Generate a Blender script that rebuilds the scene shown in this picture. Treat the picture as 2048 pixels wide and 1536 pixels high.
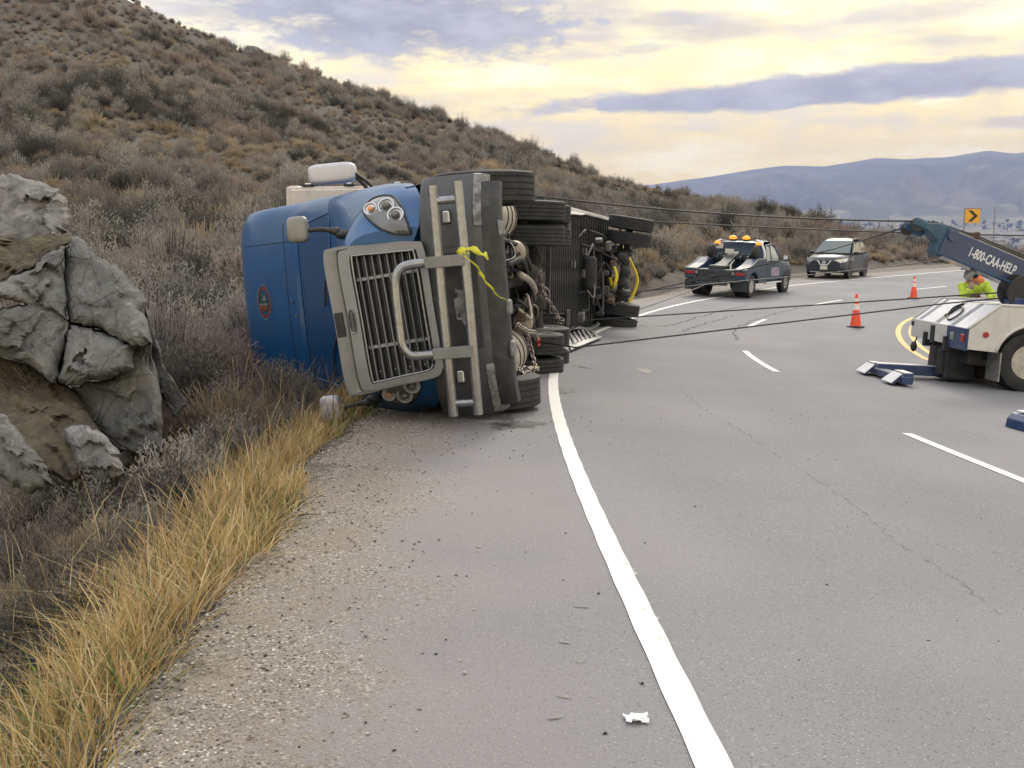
import bpy, bmesh, math, random
import numpy as np
from mathutils import Vector, Matrix
from mathutils.bvhtree import BVHTree
random.seed(7); RNG = np.random.default_rng(7)
for o in list(bpy.data.objects): bpy.data.objects.remove(o)
SC = bpy.context.scene; COL = SC.collection
# ---------------------------------------------------------------- camera
FPX, HCAM = 2200.0, 1.65
PIT = math.atan(288/FPX)
cd = bpy.data.cameras.new('camera'); cam = bpy.data.objects.new('camera', cd); COL.objects.link(cam)
cam.location = (0, 0, HCAM); cam.rotation_euler = (math.pi/2-PIT, 0, 0)
cd.sensor_width = 36.0; cd.lens = 36.0*FPX/2048; cd.clip_start = 0.05; cd.clip_end = 40000
SC.camera = cam
SC.render.resolution_x, SC.render.resolution_y = 1024, 768
vs = SC.view_settings; vs.view_transform = 'Standard'; vs.look = 'None'; vs.gamma = 1; vs.exposure = 0.46; vs.use_curve_mapping = False
cy = SC.cycles; cy.max_bounces = 5; cy.diffuse_bounces = 2; cy.glossy_bounces = 3; cy.transmission_bounces = 4; cy.transparent_max_bounces = 8; cy.volume_bounces = 0; cy.caustics_reflective = False; cy.caustics_refractive = False
# ---------------------------------------------------------------- sky
SUN_AZ, SUN_EL = math.radians(14), math.radians(34)      # azimuth from +Y towards +X
W = bpy.data.worlds.new('World'); SC.world = W; W.use_nodes = True
W.cycles.sampling_method = 'MANUAL'; W.cycles.sample_map_resolution = 256
nt = W.node_tree; N = nt.nodes; LK = nt.links; N.clear()
def nd(t, **k):
    n = N.new(t)
    for a, b in k.items(): setattr(n, a, b)
    return n
def mth(op, a, b=None, c=None, clamp=False):
    n = N.new('ShaderNodeMath'); n.operation = op; n.use_clamp = clamp
    for i, v in enumerate((a, b, c)):
        if v is None: continue
        if isinstance(v, (int, float)): n.inputs[i].default_value = v
        else: LK.new(v, n.inputs[i])
    return n.outputs[0]
def mapr(v, a, b, c=0.0, d=1.0, smooth=True):
    n = N.new('ShaderNodeMapRange'); n.interpolation_type = 'SMOOTHSTEP' if smooth else 'LINEAR'
    LK.new(v, n.inputs[0])
    for i, q in enumerate((a, b, c, d)): n.inputs[i+1].default_value = q
    return n.outputs[0]
def mixc(f, a, b):
    n = N.new('ShaderNodeMix'); n.data_type = 'RGBA'
    if isinstance(f, (int, float)): n.inputs[0].default_value = f
    else: LK.new(f, n.inputs[0])
    for i, v in ((6, a), (7, b)):
        if isinstance(v, tuple): n.inputs[i].default_value = (*v, 1)
        else: LK.new(v, n.inputs[i])
    return n.outputs[2]
tc = nd('ShaderNodeTexCoord'); sep = nd('ShaderNodeSeparateXYZ'); LK.new(tc.outputs['Generated'], sep.inputs[0])
dx, dy, dz = sep.outputs
az = mth('ARCTAN2', dx, dy); el = mth('ARCSINE', dz)
den = mth('ADD', mth('MAXIMUM', dz, 0.0), 0.10)
cmb = nd('ShaderNodeCombineXYZ'); LK.new(mth('DIVIDE', dx, den), cmb.inputs[0]); LK.new(mth('DIVIDE', dy, den), cmb.inputs[1])
def noise(vec, scale, det=6, rough=.55, dist=0.0, sc=(1, 1, 1), loc=(0, 0, 0)):
    mp = nd('ShaderNodeMapping'); LK.new(vec, mp.inputs[0]); mp.inputs['Scale'].default_value = sc; mp.inputs['Location'].default_value = loc
    n = nd('ShaderNodeTexNoise'); LK.new(mp.outputs[0], n.inputs['Vector'])
    n.inputs['Scale'].default_value = scale; n.inputs['Detail'].default_value = det; n.inputs['Roughness'].default_value = rough; n.inputs['Distortion'].default_value = dist
    return n.outputs[0]
n1 = noise(cmb.outputs[0], 1.1, 3, .58, 0, (1, 1.5, 1), (3.1, 1.7, 0))
ncomb = nd('ShaderNodeCombineXYZ'); LK.new(az, ncomb.inputs[0]); LK.new(el, ncomb.inputs[1])
nb = noise(ncomb.outputs[0], 20, 5, .62, 0, (1, 2.6, 1), (1.3, 2.2, 0))
nb2 = noise(ncomb.outputs[0], 7, 4, .62, 0, (1, 3.6, 1), (5.3, 0.7, 0))
def bank(a0, e0, wa, we, tilt=0.0, soft=.75, pert=1.5):
    da = mth('SUBTRACT', az, a0); de = mth('SUBTRACT', el, e0); de = mth('SUBTRACT', de, mth('MULTIPLY', da, tilt))
    r = mth('SQRT', mth('ADD', mth('POWER', mth('ABSOLUTE', mth('DIVIDE', da, wa)), 2.0), mth('POWER', mth('ABSOLUTE', mth('DIVIDE', de, we)), 2.0)))
    r = mth('ADD', r, mth('MULTIPLY', mth('SUBTRACT', nb, .5), -pert*1.9))
    return mapr(r, 1.15, 1.15-soft, 0, 1)
banks = bank(-.095, .192, .20, .042, -.02, .65, 1.1)
for b in ((.27, .124, .27, .0125, .035, .5, .7), (.30, .134, .17, .011, .06, .7, 1.1), (-.23, .20, .11, .022, 0, .9, 1.5), (.44, .095, .07, .006, .02, .7, 1.0), (.36, .185, .12, .012, .04, 1.1, 1.4), (.20, .178, .10, .008, 0, 1.1, 1.4), (.115, .165, .03, .005, .05, .8, 1.0)):
    k = 1.0 if b[1] < .14 and b[0] < .35 else .55
    banks = mth('MAXIMUM', banks, mth('MULTIPLY', bank(*b), k))
cl = mth('MULTIPLY', mapr(n1, .47, .64), .62)
cl = mth('MULTIPLY', cl, mapr(el, .07, .20))
wisp = mth('MULTIPLY', mapr(nb2, .50, .66), .62)
warm = mapr(el, .02, .24)
base = mixc(warm, (1.20, .84, .20), (1.28, 1.07, .52))
base = mixc(mapr(el, .16, .7), base, (1.10, 1.09, 1.08))
base = mixc(mth('MULTIPLY', mapr(nb2, .52, .36), .5), base, (1.5, 1.36, .95))
base = mixc(wisp, base, (.80, .71, .62))
base = mixc(mth('MULTIPLY', mapr(az, -.05, -.40), .35), base, (.98, 1.0, 1.10))
dark = mixc(mapr(nb, .35, .68), (.19, .20, .30), (.38, .39, .48))
col = mixc(mth('MAXIMUM', mth('MULTIPLY', banks, .93), cl), base, dark)
sky = nd('ShaderNodeTexSky'); sky.sky_type = 'NISHITA'; sky.sun_disc = False
sky.sun_elevation = SUN_EL; sky.sun_rotation = SUN_AZ; sky.air_density = 1.2; sky.dust_density = 2.0
sm = N.new('ShaderNodeVectorMath'); sm.operation = 'SCALE'; LK.new(col, sm.inputs[0]); sm.inputs[3].default_value = 10.5
colf = mixc(.92, sky.outputs[0], sm.outputs[0])
bg = nd('ShaderNodeBackground'); bg.inputs[1].default_value = 0.10; LK.new(colf, bg.inputs[0])
wo = nd('ShaderNodeOutputWorld'); LK.new(bg.outputs[0], wo.inputs[0])
# ---------------------------------------------------------------- sun (behind thin cloud)
sl = bpy.data.lights.new('sun', 'SUN'); so = bpy.data.objects.new('sun', sl); COL.objects.link(so)
sl.energy = 1.5; sl.angle = math.radians(14); sl.color = (1, .92, .78)
sd = Vector((math.sin(SUN_AZ)*math.cos(SUN_EL), math.cos(SUN_AZ)*math.cos(SUN_EL), math.sin(SUN_EL)))
so.rotation_euler = sd.to_track_quat('Z', 'Y').to_euler(); so.location = sd*60
# ================================================================ helpers
CFW = np.array([0, math.cos(PIT), -math.sin(PIT)]); CUP = np.array([0, math.sin(PIT), math.cos(PIT)]); CC = np.array([0, 0, HCAM])
def ray(px, py): return np.array([(px-1024)/FPX, 0, 0])+CUP*(768-py)/FPX+CFW
def PY(px, py, Y):                                    # point on a pixel's ray at distance Y along the road
    r = ray(px, py); return Vector(CC+r*(Y/r[1]))
def vnoise(x, y, seed=0):
    xi = np.floor(x).astype(np.int64); yi = np.floor(y).astype(np.int64); fx = x-xi; fy = y-yi
    def h(a, b):
        n = (a*374761393+b*668265263+seed*1442695041) & 0xffffffff
        n = ((n ^ (n >> 13))*1274126177) & 0xffffffff
        return ((n ^ (n >> 16)) & 0xffff)/65535.0
    u = fx*fx*(3-2*fx); v = fy*fy*(3-2*fy)
    return (h(xi, yi)*(1-u)+h(xi+1, yi)*u)*(1-v)+(h(xi, yi+1)*(1-u)+h(xi+1, yi+1)*u)*v
def fbm(x, y, o=4, seed=0):
    s = 0; a = .5
    for i in range(o): s = s+a*(vnoise(x, y, seed+i)-.5); x = x*2.03; y = y*2.03; a *= .5
    return s
# ---- materials
def mat(name, c, rough=.6, metal=0.0, var=.0, vs_=8.0, bump=0.0, bs=60.0, c2=None, coat=0.0, spec=.5, rnd=0.0, emit=None, tr=0.0, dirt=None, det=6.0, thr=(.35, .65), sub=0.0, bd=.02):
    m = bpy.data.materials.new(name); m.use_nodes = True
    t = m.node_tree; n = t.nodes; l = t.links; b = n['Principled BSDF']
    b.inputs['Roughness'].default_value = rough; b.inputs['Metallic'].default_value = metal
    b.inputs['Specular IOR Level'].default_value = spec; b.inputs['Coat Weight'].default_value = coat; b.inputs['Coat Roughness'].default_value = .06
    b.inputs['Base Color'].default_value = (*c, 1); b.inputs['Transmission Weight'].default_value = tr
    co = n.new('ShaderNodeTexCoord').outputs['Object']
    def mx(f, a, bb, mode='MIX'):
        q = n.new('ShaderNodeMix'); q.data_type = 'RGBA'; q.blend_type = mode
        if isinstance(f, float): q.inputs[0].default_value = f
        else: l.new(f, q.inputs[0])
        for i, v in ((6, a), (7, bb)):
            if isinstance(v, tuple): q.inputs[i].default_value = (*v, 1)
            else: l.new(v, q.inputs[i])
        return q.outputs[2]
    def ns(sc, det_=det):
        q = n.new('ShaderNodeTexNoise'); q.inputs['Scale'].default_value = sc; q.inputs['Detail'].default_value = det_; q.inputs['Roughness'].default_value = .6; l.new(co, q.inputs['Vector']); return q.outputs[0]
    def rg(v, a, bb, lo=0., hi=1.):
        q = n.new('ShaderNodeMapRange'); l.new(v, q.inputs[0])
        for i, z in enumerate((a, bb, lo, hi)): q.inputs[i+1].default_value = z
        return q.outputs[0]
    cur = None
    if var > 0 or c2:
        d = c2 if c2 else tuple(max(0, x*(1-var)) for x in c); e = c if c2 else tuple(min(1, x*(1+var)) for x in c)
        cur = mx(rg(ns(vs_), *thr), d, e)
    if dirt:
        cur = mx(rg(ns(dirt[1]), .48, .72, 0, dirt[2]), cur or c, dirt[0])
    if rnd > 0:
        oi = n.new('ShaderNodeObjectInfo').outputs['Random']; hs = n.new('ShaderNodeHueSaturation'); l.new(rg(oi, 0, 1, 1-rnd, 1+rnd), hs.inputs['Value'])
        mu = n.new('ShaderNodeMath'); mu.operation = 'FRACT'; mm = n.new('ShaderNodeMath'); mm.operation = 'MULTIPLY'; mm.inputs[1].default_value = 7.31; l.new(oi, mm.inputs[0]); l.new(mm.outputs[0], mu.inputs[0])
        l.new(rg(mu.outputs[0], 0, 1, .5-rnd*.03, .5+rnd*.03), hs.inputs['Hue']); l.new(rg(mu.outputs[0], 0, 1, 1.2, .7), hs.inputs['Saturation'])
        if cur is None: hs.inputs['Color'].default_value = (*c, 1)
        else: l.new(cur, hs.inputs['Color'])
        cur = hs.outputs[0]
    if cur is not None: l.new(cur, b.inputs['Base Color'])
    if bump > 0:
        bp = n.new('ShaderNodeBump'); bp.inputs['Strength'].default_value = bump; bp.inputs['Distance'].default_value = bd; l.new(ns(bs, 8), bp.inputs['Height']); l.new(bp.outputs[0], b.inputs['Normal'])
    if emit: b.inputs['Emission Color'].default_value = (*emit[0], 1); b.inputs['Emission Strength'].default_value = emit[1]
    if sub > 0:
        tn = n.new('ShaderNodeBsdfTranslucent'); ms = n.new('ShaderNodeMixShader'); ms.inputs[0].default_value = sub
        if cur is not None: l.new(cur, tn.inputs[0])
        else: tn.inputs[0].default_value = (*c, 1)
        l.new(b.outputs[0], ms.inputs[1]); l.new(tn.outputs[0], ms.inputs[2]); l.new(ms.outputs[0], n['Material Output'].inputs[0])
    return m
# ---- mesh builder
class B:
    def __init__(s): s.v = []; s.f = []
    def add(s, v, f): k = len(s.v); s.v += [tuple(p) for p in v]; s.f += [tuple(i+k for i in q) for q in f]; return s
    def box(s, c, d, bev=0.0, R=None, taper=None):
        hx, hy, hz = d[0]/2, d[1]/2, d[2]/2
        if bev <= 0:
            v = [Vector((x*hx, y*hy, z*hz)) for x in (-1, 1) for y in (-1, 1) for z in (-1, 1)]
            f = [(0, 1, 3, 2), (4, 6, 7, 5), (0, 4, 5, 1), (2, 3, 7, 6), (0, 2, 6, 4), (1, 5, 7, 3)]
        else:
            b = min(bev, .49*min(d)); v = []; idx = {}
            for x in (-1, 1):
                for y in (-1, 1):
                    for z in (-1, 1):
                        for a in range(3):
                            p = [x*(hx-b), y*(hy-b), z*(hz-b)]; p[a] = (x*hx, y*hy, z*hz)[a]; idx[(x, y, z, a)] = len(v); v.append(Vector(p))
            f = []
            for a in range(3):
                o1, o2 = [(1, 2), (0, 2), (0, 1)][a]
                for sg in (-1, 1):
                    q = []
                    for s1, s2 in ((-1, -1), (1, -1), (1, 1), (-1, 1)):
                        k = [0, 0, 0]; k[a] = sg; k[o1] = s1; k[o2] = s2; q.append(idx[(*k, a)])
                    f.append(tuple(q))
            for a in range(3):
                o1, o2 = [(1, 2), (0, 2), (0, 1)][a]
                for s1 in (-1, 1):
                    for s2 in (-1, 1):
                        def I(sa, ax):
                            k = [0, 0, 0]; k[a] = sa; k[o1] = s1; k[o2] = s2; return idx[(*k, ax)]
                        f.append((I(-1, o1), I(1, o1), I(1, o2), I(-1, o2)))
            for x in (-1, 1):
                for y in (-1, 1):
                    for z in (-1, 1): f.append(tuple(idx[(x, y, z, a)] for a in range(3)))
        if taper: v = [Vector((p.x*(1+taper[0]*p.z/hz), p.y*(1+taper[1]*p.z/hz), p.z)) for p in v]
        if R is not None: v = [R@p for p in v]
        c = Vector(c); return s.add([p+c for p in v], f)
    def tube(s, path, r, n=8, cap=True):
        path = [Vector(p) for p in path]; m = len(path); rr = r if isinstance(r, (list, tuple)) else [r]*m
        t0 = (path[1]-path[0]).normalized(); a = t0.orthogonal().normalized(); v = []; f = []
        for i, p in enumerate(path):
            t = (path[min(i+1, m-1)]-path[max(i-1, 0)]).normalized(); a = (a-t*a.dot(t)).normalized(); b = t.cross(a)
            v += [p+(a*math.cos(2*math.pi*k/n)+b*math.sin(2*math.pi*k/n))*rr[i] for k in range(n)]
        for i in range(m-1):
            for k in range(n): f.append((i*n+k, i*n+(k+1) % n, (i+1)*n+(k+1) % n, (i+1)*n+k))
        if cap: f.append(tuple(range(n-1, -1, -1))); f.append(tuple((m-1)*n+k for k in range(n)))
        return s.add(v, f)
    def cyl(s, p0, p1, r, r2=None, n=16): return s.tube([p0, p1], [r, r if r2 is None else r2], n)
    def lathe(s, prof, o, ax, n=32, close=False):           # prof: list of (along axis, radius)
        ax = Vector(ax).normalized(); a = ax.orthogonal().normalized(); b = ax.cross(a); o = Vector(o); v = []; f = []
        for h, r in prof: v += [o+ax*h+(a*math.cos(2*math.pi*k/n)+b*math.sin(2*math.pi*k/n))*r for k in range(n)]
        m = len(prof)
        for i in range(m if close else m-1):
            j = (i+1) % m
            for k in range(n): f.append((i*n+k, i*n+(k+1) % n, j*n+(k+1) % n, j*n+k))
        if not close:
            f.append(tuple(range(n-1, -1, -1))); f.append(tuple((m-1)*n+k for k in range(n)))
        return s.add(v, f)
    def loft(s, secs, closed=False, cap=True):
        n = len(secs[0]); v = [p for q in secs for p in q]; f = []
        for i in range(len(secs)-1):
            for k in range(n if closed else n-1): f.append((i*n+k, i*n+(k+1) % n, (i+1)*n+(k+1) % n, (i+1)*n+k))
        if closed and cap: f.append(tuple(range(n-1, -1, -1))); f.append(tuple((len(secs)-1)*n+k for k in range(n)))
        return s.add(v, f)
    def prism(s, poly, d):                                    # poly of 3D points, extruded by vector d
        n = len(poly); d = Vector(d); v = [Vector(p) for p in poly]; v += [p+d for p in v]
        return s.add(v, [tuple(range(n-1, -1, -1)), tuple(range(n, 2*n))]+[(k, (k+1) % n, n+(k+1) % n, n+k) for k in range(n)])
    def torus(s, c, ax, R, r, n=20, m=8, sq=(1, 1)):
        ax = Vector(ax).normalized(); a = ax.orthogonal().normalized(); b = ax.cross(a); c = Vector(c); v = []; f = []
        for i in range(n):
            u = 2*math.pi*i/n; d = a*math.cos(u)*sq[0]+b*math.sin(u)*sq[1]; dd = d.normalized()
            for k in range(m):
                w = 2*math.pi*k/m; v.append(c+d*R+(dd*math.cos(w)+ax*math.sin(w))*r)
        for i in range(n):
            for k in range(m): f.append((i*m+k, ((i+1) % n)*m+k, ((i+1) % n)*m+(k+1) % m, i*m+(k+1) % m))
        return s.add(v, f)
    def ell(s, c, r, n=12, m=8):
        v = []; f = []; c = Vector(c)
        for i in range(m+1):
            t = math.pi*i/m
            for k in range(n): u = 2*math.pi*k/n; v.append(c+Vector((r[0]*math.sin(t)*math.cos(u), r[1]*math.sin(t)*math.sin(u), r[2]*math.cos(t))))
        for i in range(m):
            for k in range(n): f.append((i*n+k, (i+1)*n+k, (i+1)*n+(k+1) % n, i*n+(k+1) % n))
        return s.add(v, f)
    def mesh(s, name):
        me = bpy.data.meshes.new(name); me.from_pydata([tuple(p) for p in s.v], [], s.f); me.validate(); me.update()
        bm = bmesh.new(); bm.from_mesh(me); bmesh.ops.remove_doubles(bm, verts=bm.verts, dist=1e-5); bmesh.ops.recalc_face_normals(bm, faces=bm.faces); bm.to_mesh(me); bm.free()
        return me
    def out(s, name, m, parent=None, smooth=None, label=None, cat=None, group=None, kind=None, sub=0, bev=0.0):
        me = s.mesh(name); o = bpy.data.objects.new(name, me); COL.objects.link(o)
        if m: me.materials.append(m)
        if smooth is not None:
            if smooth is True: me.shade_smooth()
            else: me.shade_smooth(); me.set_sharp_from_angle(angle=math.radians(smooth))
        if bev:
            q = o.modifiers.new('bevel', 'BEVEL'); q.width = bev; q.segments = 2; q.limit_method = 'ANGLE'
        if sub:
            q = o.modifiers.new('sub', 'SUBSURF'); q.levels = sub; q.render_levels = sub
        if parent: o.parent = parent
        return tag(o, label, cat, group, kind)
def tag(o, label=None, cat=None, group=None, kind=None):
    for k, v in (('label', label), ('category', cat), ('group', group), ('kind', kind)):
        if v: o[k] = v
    return o
def empty(name, M, label=None, cat=None, group=None):
    o = bpy.data.objects.new(name, None); COL.objects.link(o); o.empty_display_size = .3; o.matrix_world = M; return tag(o, label, cat, group)
def frame(o, x, y, z):                                         # matrix from origin and three axes
    x, y, z = Vector(x), Vector(y), Vector(z)
    return Matrix(((x[0], y[0], z[0], o[0]), (x[1], y[1], z[1], o[1]), (x[2], y[2], z[2], o[2]), (0, 0, 0, 1)))
def yaw(o, a): return Matrix.Translation(o)@Matrix.Rotation(a, 4, 'Z')
def cr(pts, n):                                                # Catmull-Rom resampling
    P = [np.array(p, float) for p in pts]; P = [2*P[0]-P[1]]+P+[2*P[-1]-P[-2]]; out = []; m = len(P)-3
    for i in range(n):
        t = i/(n-1)*m; k = min(int(t), m-1); u = t-k; a, b, c, d = P[k:k+4]
        out.append(.5*(2*b+(c-a)*u+(2*a-5*b+4*c-d)*u*u+(3*b-a-3*c+d)*u**3))
    return out
def text_mesh(name, s, size, m, parent, M, ext=.003, bold=0.0, squeeze=1.0):
    cu = bpy.data.curves.new(name, 'FONT'); cu.body = s; cu.size = size; cu.extrude = ext; cu.offset = bold; cu.align_x = 'CENTER'; cu.align_y = 'CENTER'; cu.resolution_u = 3
    t = bpy.data.objects.new(name+'_tmp', cu); COL.objects.link(t); dg = bpy.context.evaluated_depsgraph_get(); me = bpy.data.meshes.new_from_object(t.evaluated_get(dg))
    bpy.data.objects.remove(t); o = bpy.data.objects.new(name, me); COL.objects.link(o); me.materials.clear(); me.materials.append(m); o.parent = parent; o.matrix_local = M@Matrix.Diagonal((squeeze, 1, 1, 1)); return o
# ================================================================ road geometry
ZEY, ZEV = [-30, 0, 12, 25, 37, 50, 60, 90], [.4, 0, -.16, -.25, -.25, -.05, .1, .5]
def zedge(Y): return np.interp(Y, ZEY, ZEV)
_e = []
for px, py in [(1430, 1536), (1298, 1260), (1230, 1120), (1150, 960), (1112, 830), (1101, 760), (1125, 697), (1265, 635), (1400, 600), (1570, 572), (1700, 560), (1905, 542)]:
    r = ray(px, py); Y = 10.
    for _ in range(40):
        t_ = (zedge(Y)-HCAM)/r[2]; Y = .5*Y+.5*t_*r[1]
    _e.append((r[0]*(zedge(Y)-HCAM)/r[2], Y))
_d = np.array(_e[-1])-np.array(_e[-2]); _d /= np.linalg.norm(_d); _a = math.atan2(_d[0], _d[1]); _p = np.array(_e[-1]); _q = []
for i in range(8): _a += .07; _p = _p+9*np.array([math.sin(_a), math.cos(_a)]); _q.append(tuple(_p))
_e = [(1.25, -16), (1.0, -6)]+_e+_q
EC = np.array(cr(_e, 700))
for _ in range(3):
    d_ = np.r_[0, np.cumsum(np.linalg.norm(np.diff(EC, axis=0), axis=1))]; ss = np.arange(0, d_[-1], .4)
    EC = np.c_[np.interp(ss, d_, EC[:, 0]), np.interp(ss, d_, EC[:, 1])]
    k = 13; pad = np.pad(EC, ((k//2, k//2), (0, 0)), 'edge'); EC[5:-5] = np.stack([np.convolve(pad[:, i], np.ones(k)/k, 'valid') for i in (0, 1)], 1)[5:-5]
d_ = np.r_[0, np.cumsum(np.linalg.norm(np.diff(EC, axis=0), axis=1))]; S0 = d_[np.argmin(np.abs(EC[:, 1]))]; ES = d_-S0
TG = np.gradient(EC, axis=0); TG /= np.linalg.norm(TG, axis=1)[:, None]; RN = np.c_[TG[:, 1], -TG[:, 0]]
def st(x, y):
    x = np.atleast_1d(np.asarray(x, float)).ravel(); y = np.atleast_1d(np.asarray(y, float)).ravel(); S = np.empty(len(x)); T = np.empty(len(x))
    for i in range(0, len(x), 4000):
        dx_ = x[i:i+4000, None]-EC[None, :, 0]; dy_ = y[i:i+4000, None]-EC[None, :, 1]; j = np.argmin(dx_**2+dy_**2, 1); a = np.arange(len(j))
        S[i:i+4000] = ES[j]; T[i:i+4000] = dx_[a, j]*RN[j, 0]+dy_[a, j]*RN[j, 1]
    return S, T
def sstep(a, b, x): u = np.clip((x-a)/(b-a), 0, 1); return u*u*(3-2*u)
def tout(S): return -1.97-2.2*sstep(36, 50, S)+.14*np.sin(S*.9)*np.sin(S*.37+1)+.30*fbm(np.asarray(S, float)*1.6, np.asarray(S, float)*0+2.5, 4, 41)
def EXY(S, T): 
    return np.interp(S, ES, EC[:, 0])+T*np.interp(S, ES, RN[:, 0]), np.interp(S, ES, EC[:, 1])+T*np.interp(S, ES, RN[:, 1])
def zroad(S, T):
    Y = np.interp(S, ES, EC[:, 1]); z = zedge(Y)-.05*np.clip(T, 0, 20)+.02*np.clip(-T, 0, 6)
    return z-np.clip(-T-1.5, 0, .75)*.05*(S < 36)
def ground(px, py):                                       # pixel -> point on the road surface
    r = ray(px, py); t_ = (-.2-HCAM)/r[2]
    for _ in range(60):
        P = CC+t_*r; S, T = st(P[0], P[1]); z = zroad(S, T)[0]; t_ = .6*t_+.4*(z-HCAM)/r[2]
    P = CC+t_*r; return Vector((P[0], P[1], z))
def rz(x, y): S, T = st(x, y); return float(zroad(S, T)[0])
# ---- hillside height: rises from the outer shoulder
AZT = np.radians(np.arange(-100, 60.1, .5)); R0T = np.empty(len(AZT))
_rr = np.exp(np.linspace(math.log(1.0), math.log(90), 420))
for i, a in enumerate(AZT):
    S, T = st(_rr*math.sin(a), _rr*math.cos(a)); ins = T < tout(S); k = np.argmax(ins); R0T[i] = _rr[k] if ins.any() else 95
def smooth1(a, n=5): return np.convolve(np.pad(a, n//2, 'edge'), np.ones(n)/n, 'valid')
R0T = smooth1(R0T, 5)
_sil = [(-1300, -140), (-500, -110), (0, -60), (250, 4), (490, 112), (700, 182), (860, 240), (1000, 285), (1100, 318), (1200, 360), (1300, 378), (1400, 392), (1560, 432), (1660, 466), (1800, 494), (1900, 508), (2100, 515), (2600, 520)]
E1T = np.interp(np.tan(np.clip(AZT, -1.3, 1.0)), [(a-1024)/FPX for a, b in _sil], [(480-b)/FPX for a, b in _sil])*np.cos(np.clip(AZT, -1.3, 1.0))
E1T = smooth1(E1T, 3)
RCT = np.interp(np.tan(np.clip(AZT, -1.3, 1.0)), [-1, -.5, -.35, -.15, .03, .17, .30, .38, .5], [170, 170, 155, 140, 118, 100, 80, 74, 78])
def hill(x, y, S=None, T=None):
    if S is None: S, T = st(x, y)
    R = np.hypot(x, y); A = np.arctan2(x, y); r0 = np.interp(A, AZT, R0T); rc = np.maximum(np.interp(A, AZT, RCT), r0*1.15); e1 = np.interp(A, AZT, E1T)
    bx, by = r0*np.sin(A), r0*np.cos(A); Sb, Tb = st(bx, by); zb = zroad(Sb, Tb)-.10; e0 = (zb-HCAM)/r0
    w = np.clip(np.log(np.maximum(R, r0*1.0001)/r0)/np.log(rc/r0), 0, 1)
    z = HCAM+np.minimum(R, rc)*(e0+(e1-e0)*w**.75)
    over = np.maximum(R-rc, 0); z = z-over*.10-np.minimum(over, 400)**2*.0011
    td = np.clip(tout(S)-T, 0, 50); z = z-.22*np.exp(-((td-.8)/.6)**2)*(R < 40)
    amp = np.clip(td/3, 0, 1)
    return z+amp*(fbm(x/2.3, y/2.3, 4, 3)*.45+fbm(x/14, y/14, 3, 9)*np.clip(R*.016, .2, 1.6))
def gz(x, y):
    x = np.atleast_1d(np.asarray(x, float)); y = np.atleast_1d(np.asarray(y, float)); S, T = st(x, y); to = tout(S)
    zh = hill(x, y, S, T); zr = zroad(S, T)-.12; right = -.5*np.clip(T-17.5, 0, 500)+fbm(x/6, y/6, 4, 5)*.6*np.clip(T-17.5, 0, 2)
    z = np.where(T < to, zh, zr+np.maximum(right, -110)); z = np.where((S >= ES[-1]-.5) & (T < to), z-.0, z)
    return z
def g1(x, y): return float(gz(x, y)[0])
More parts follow.
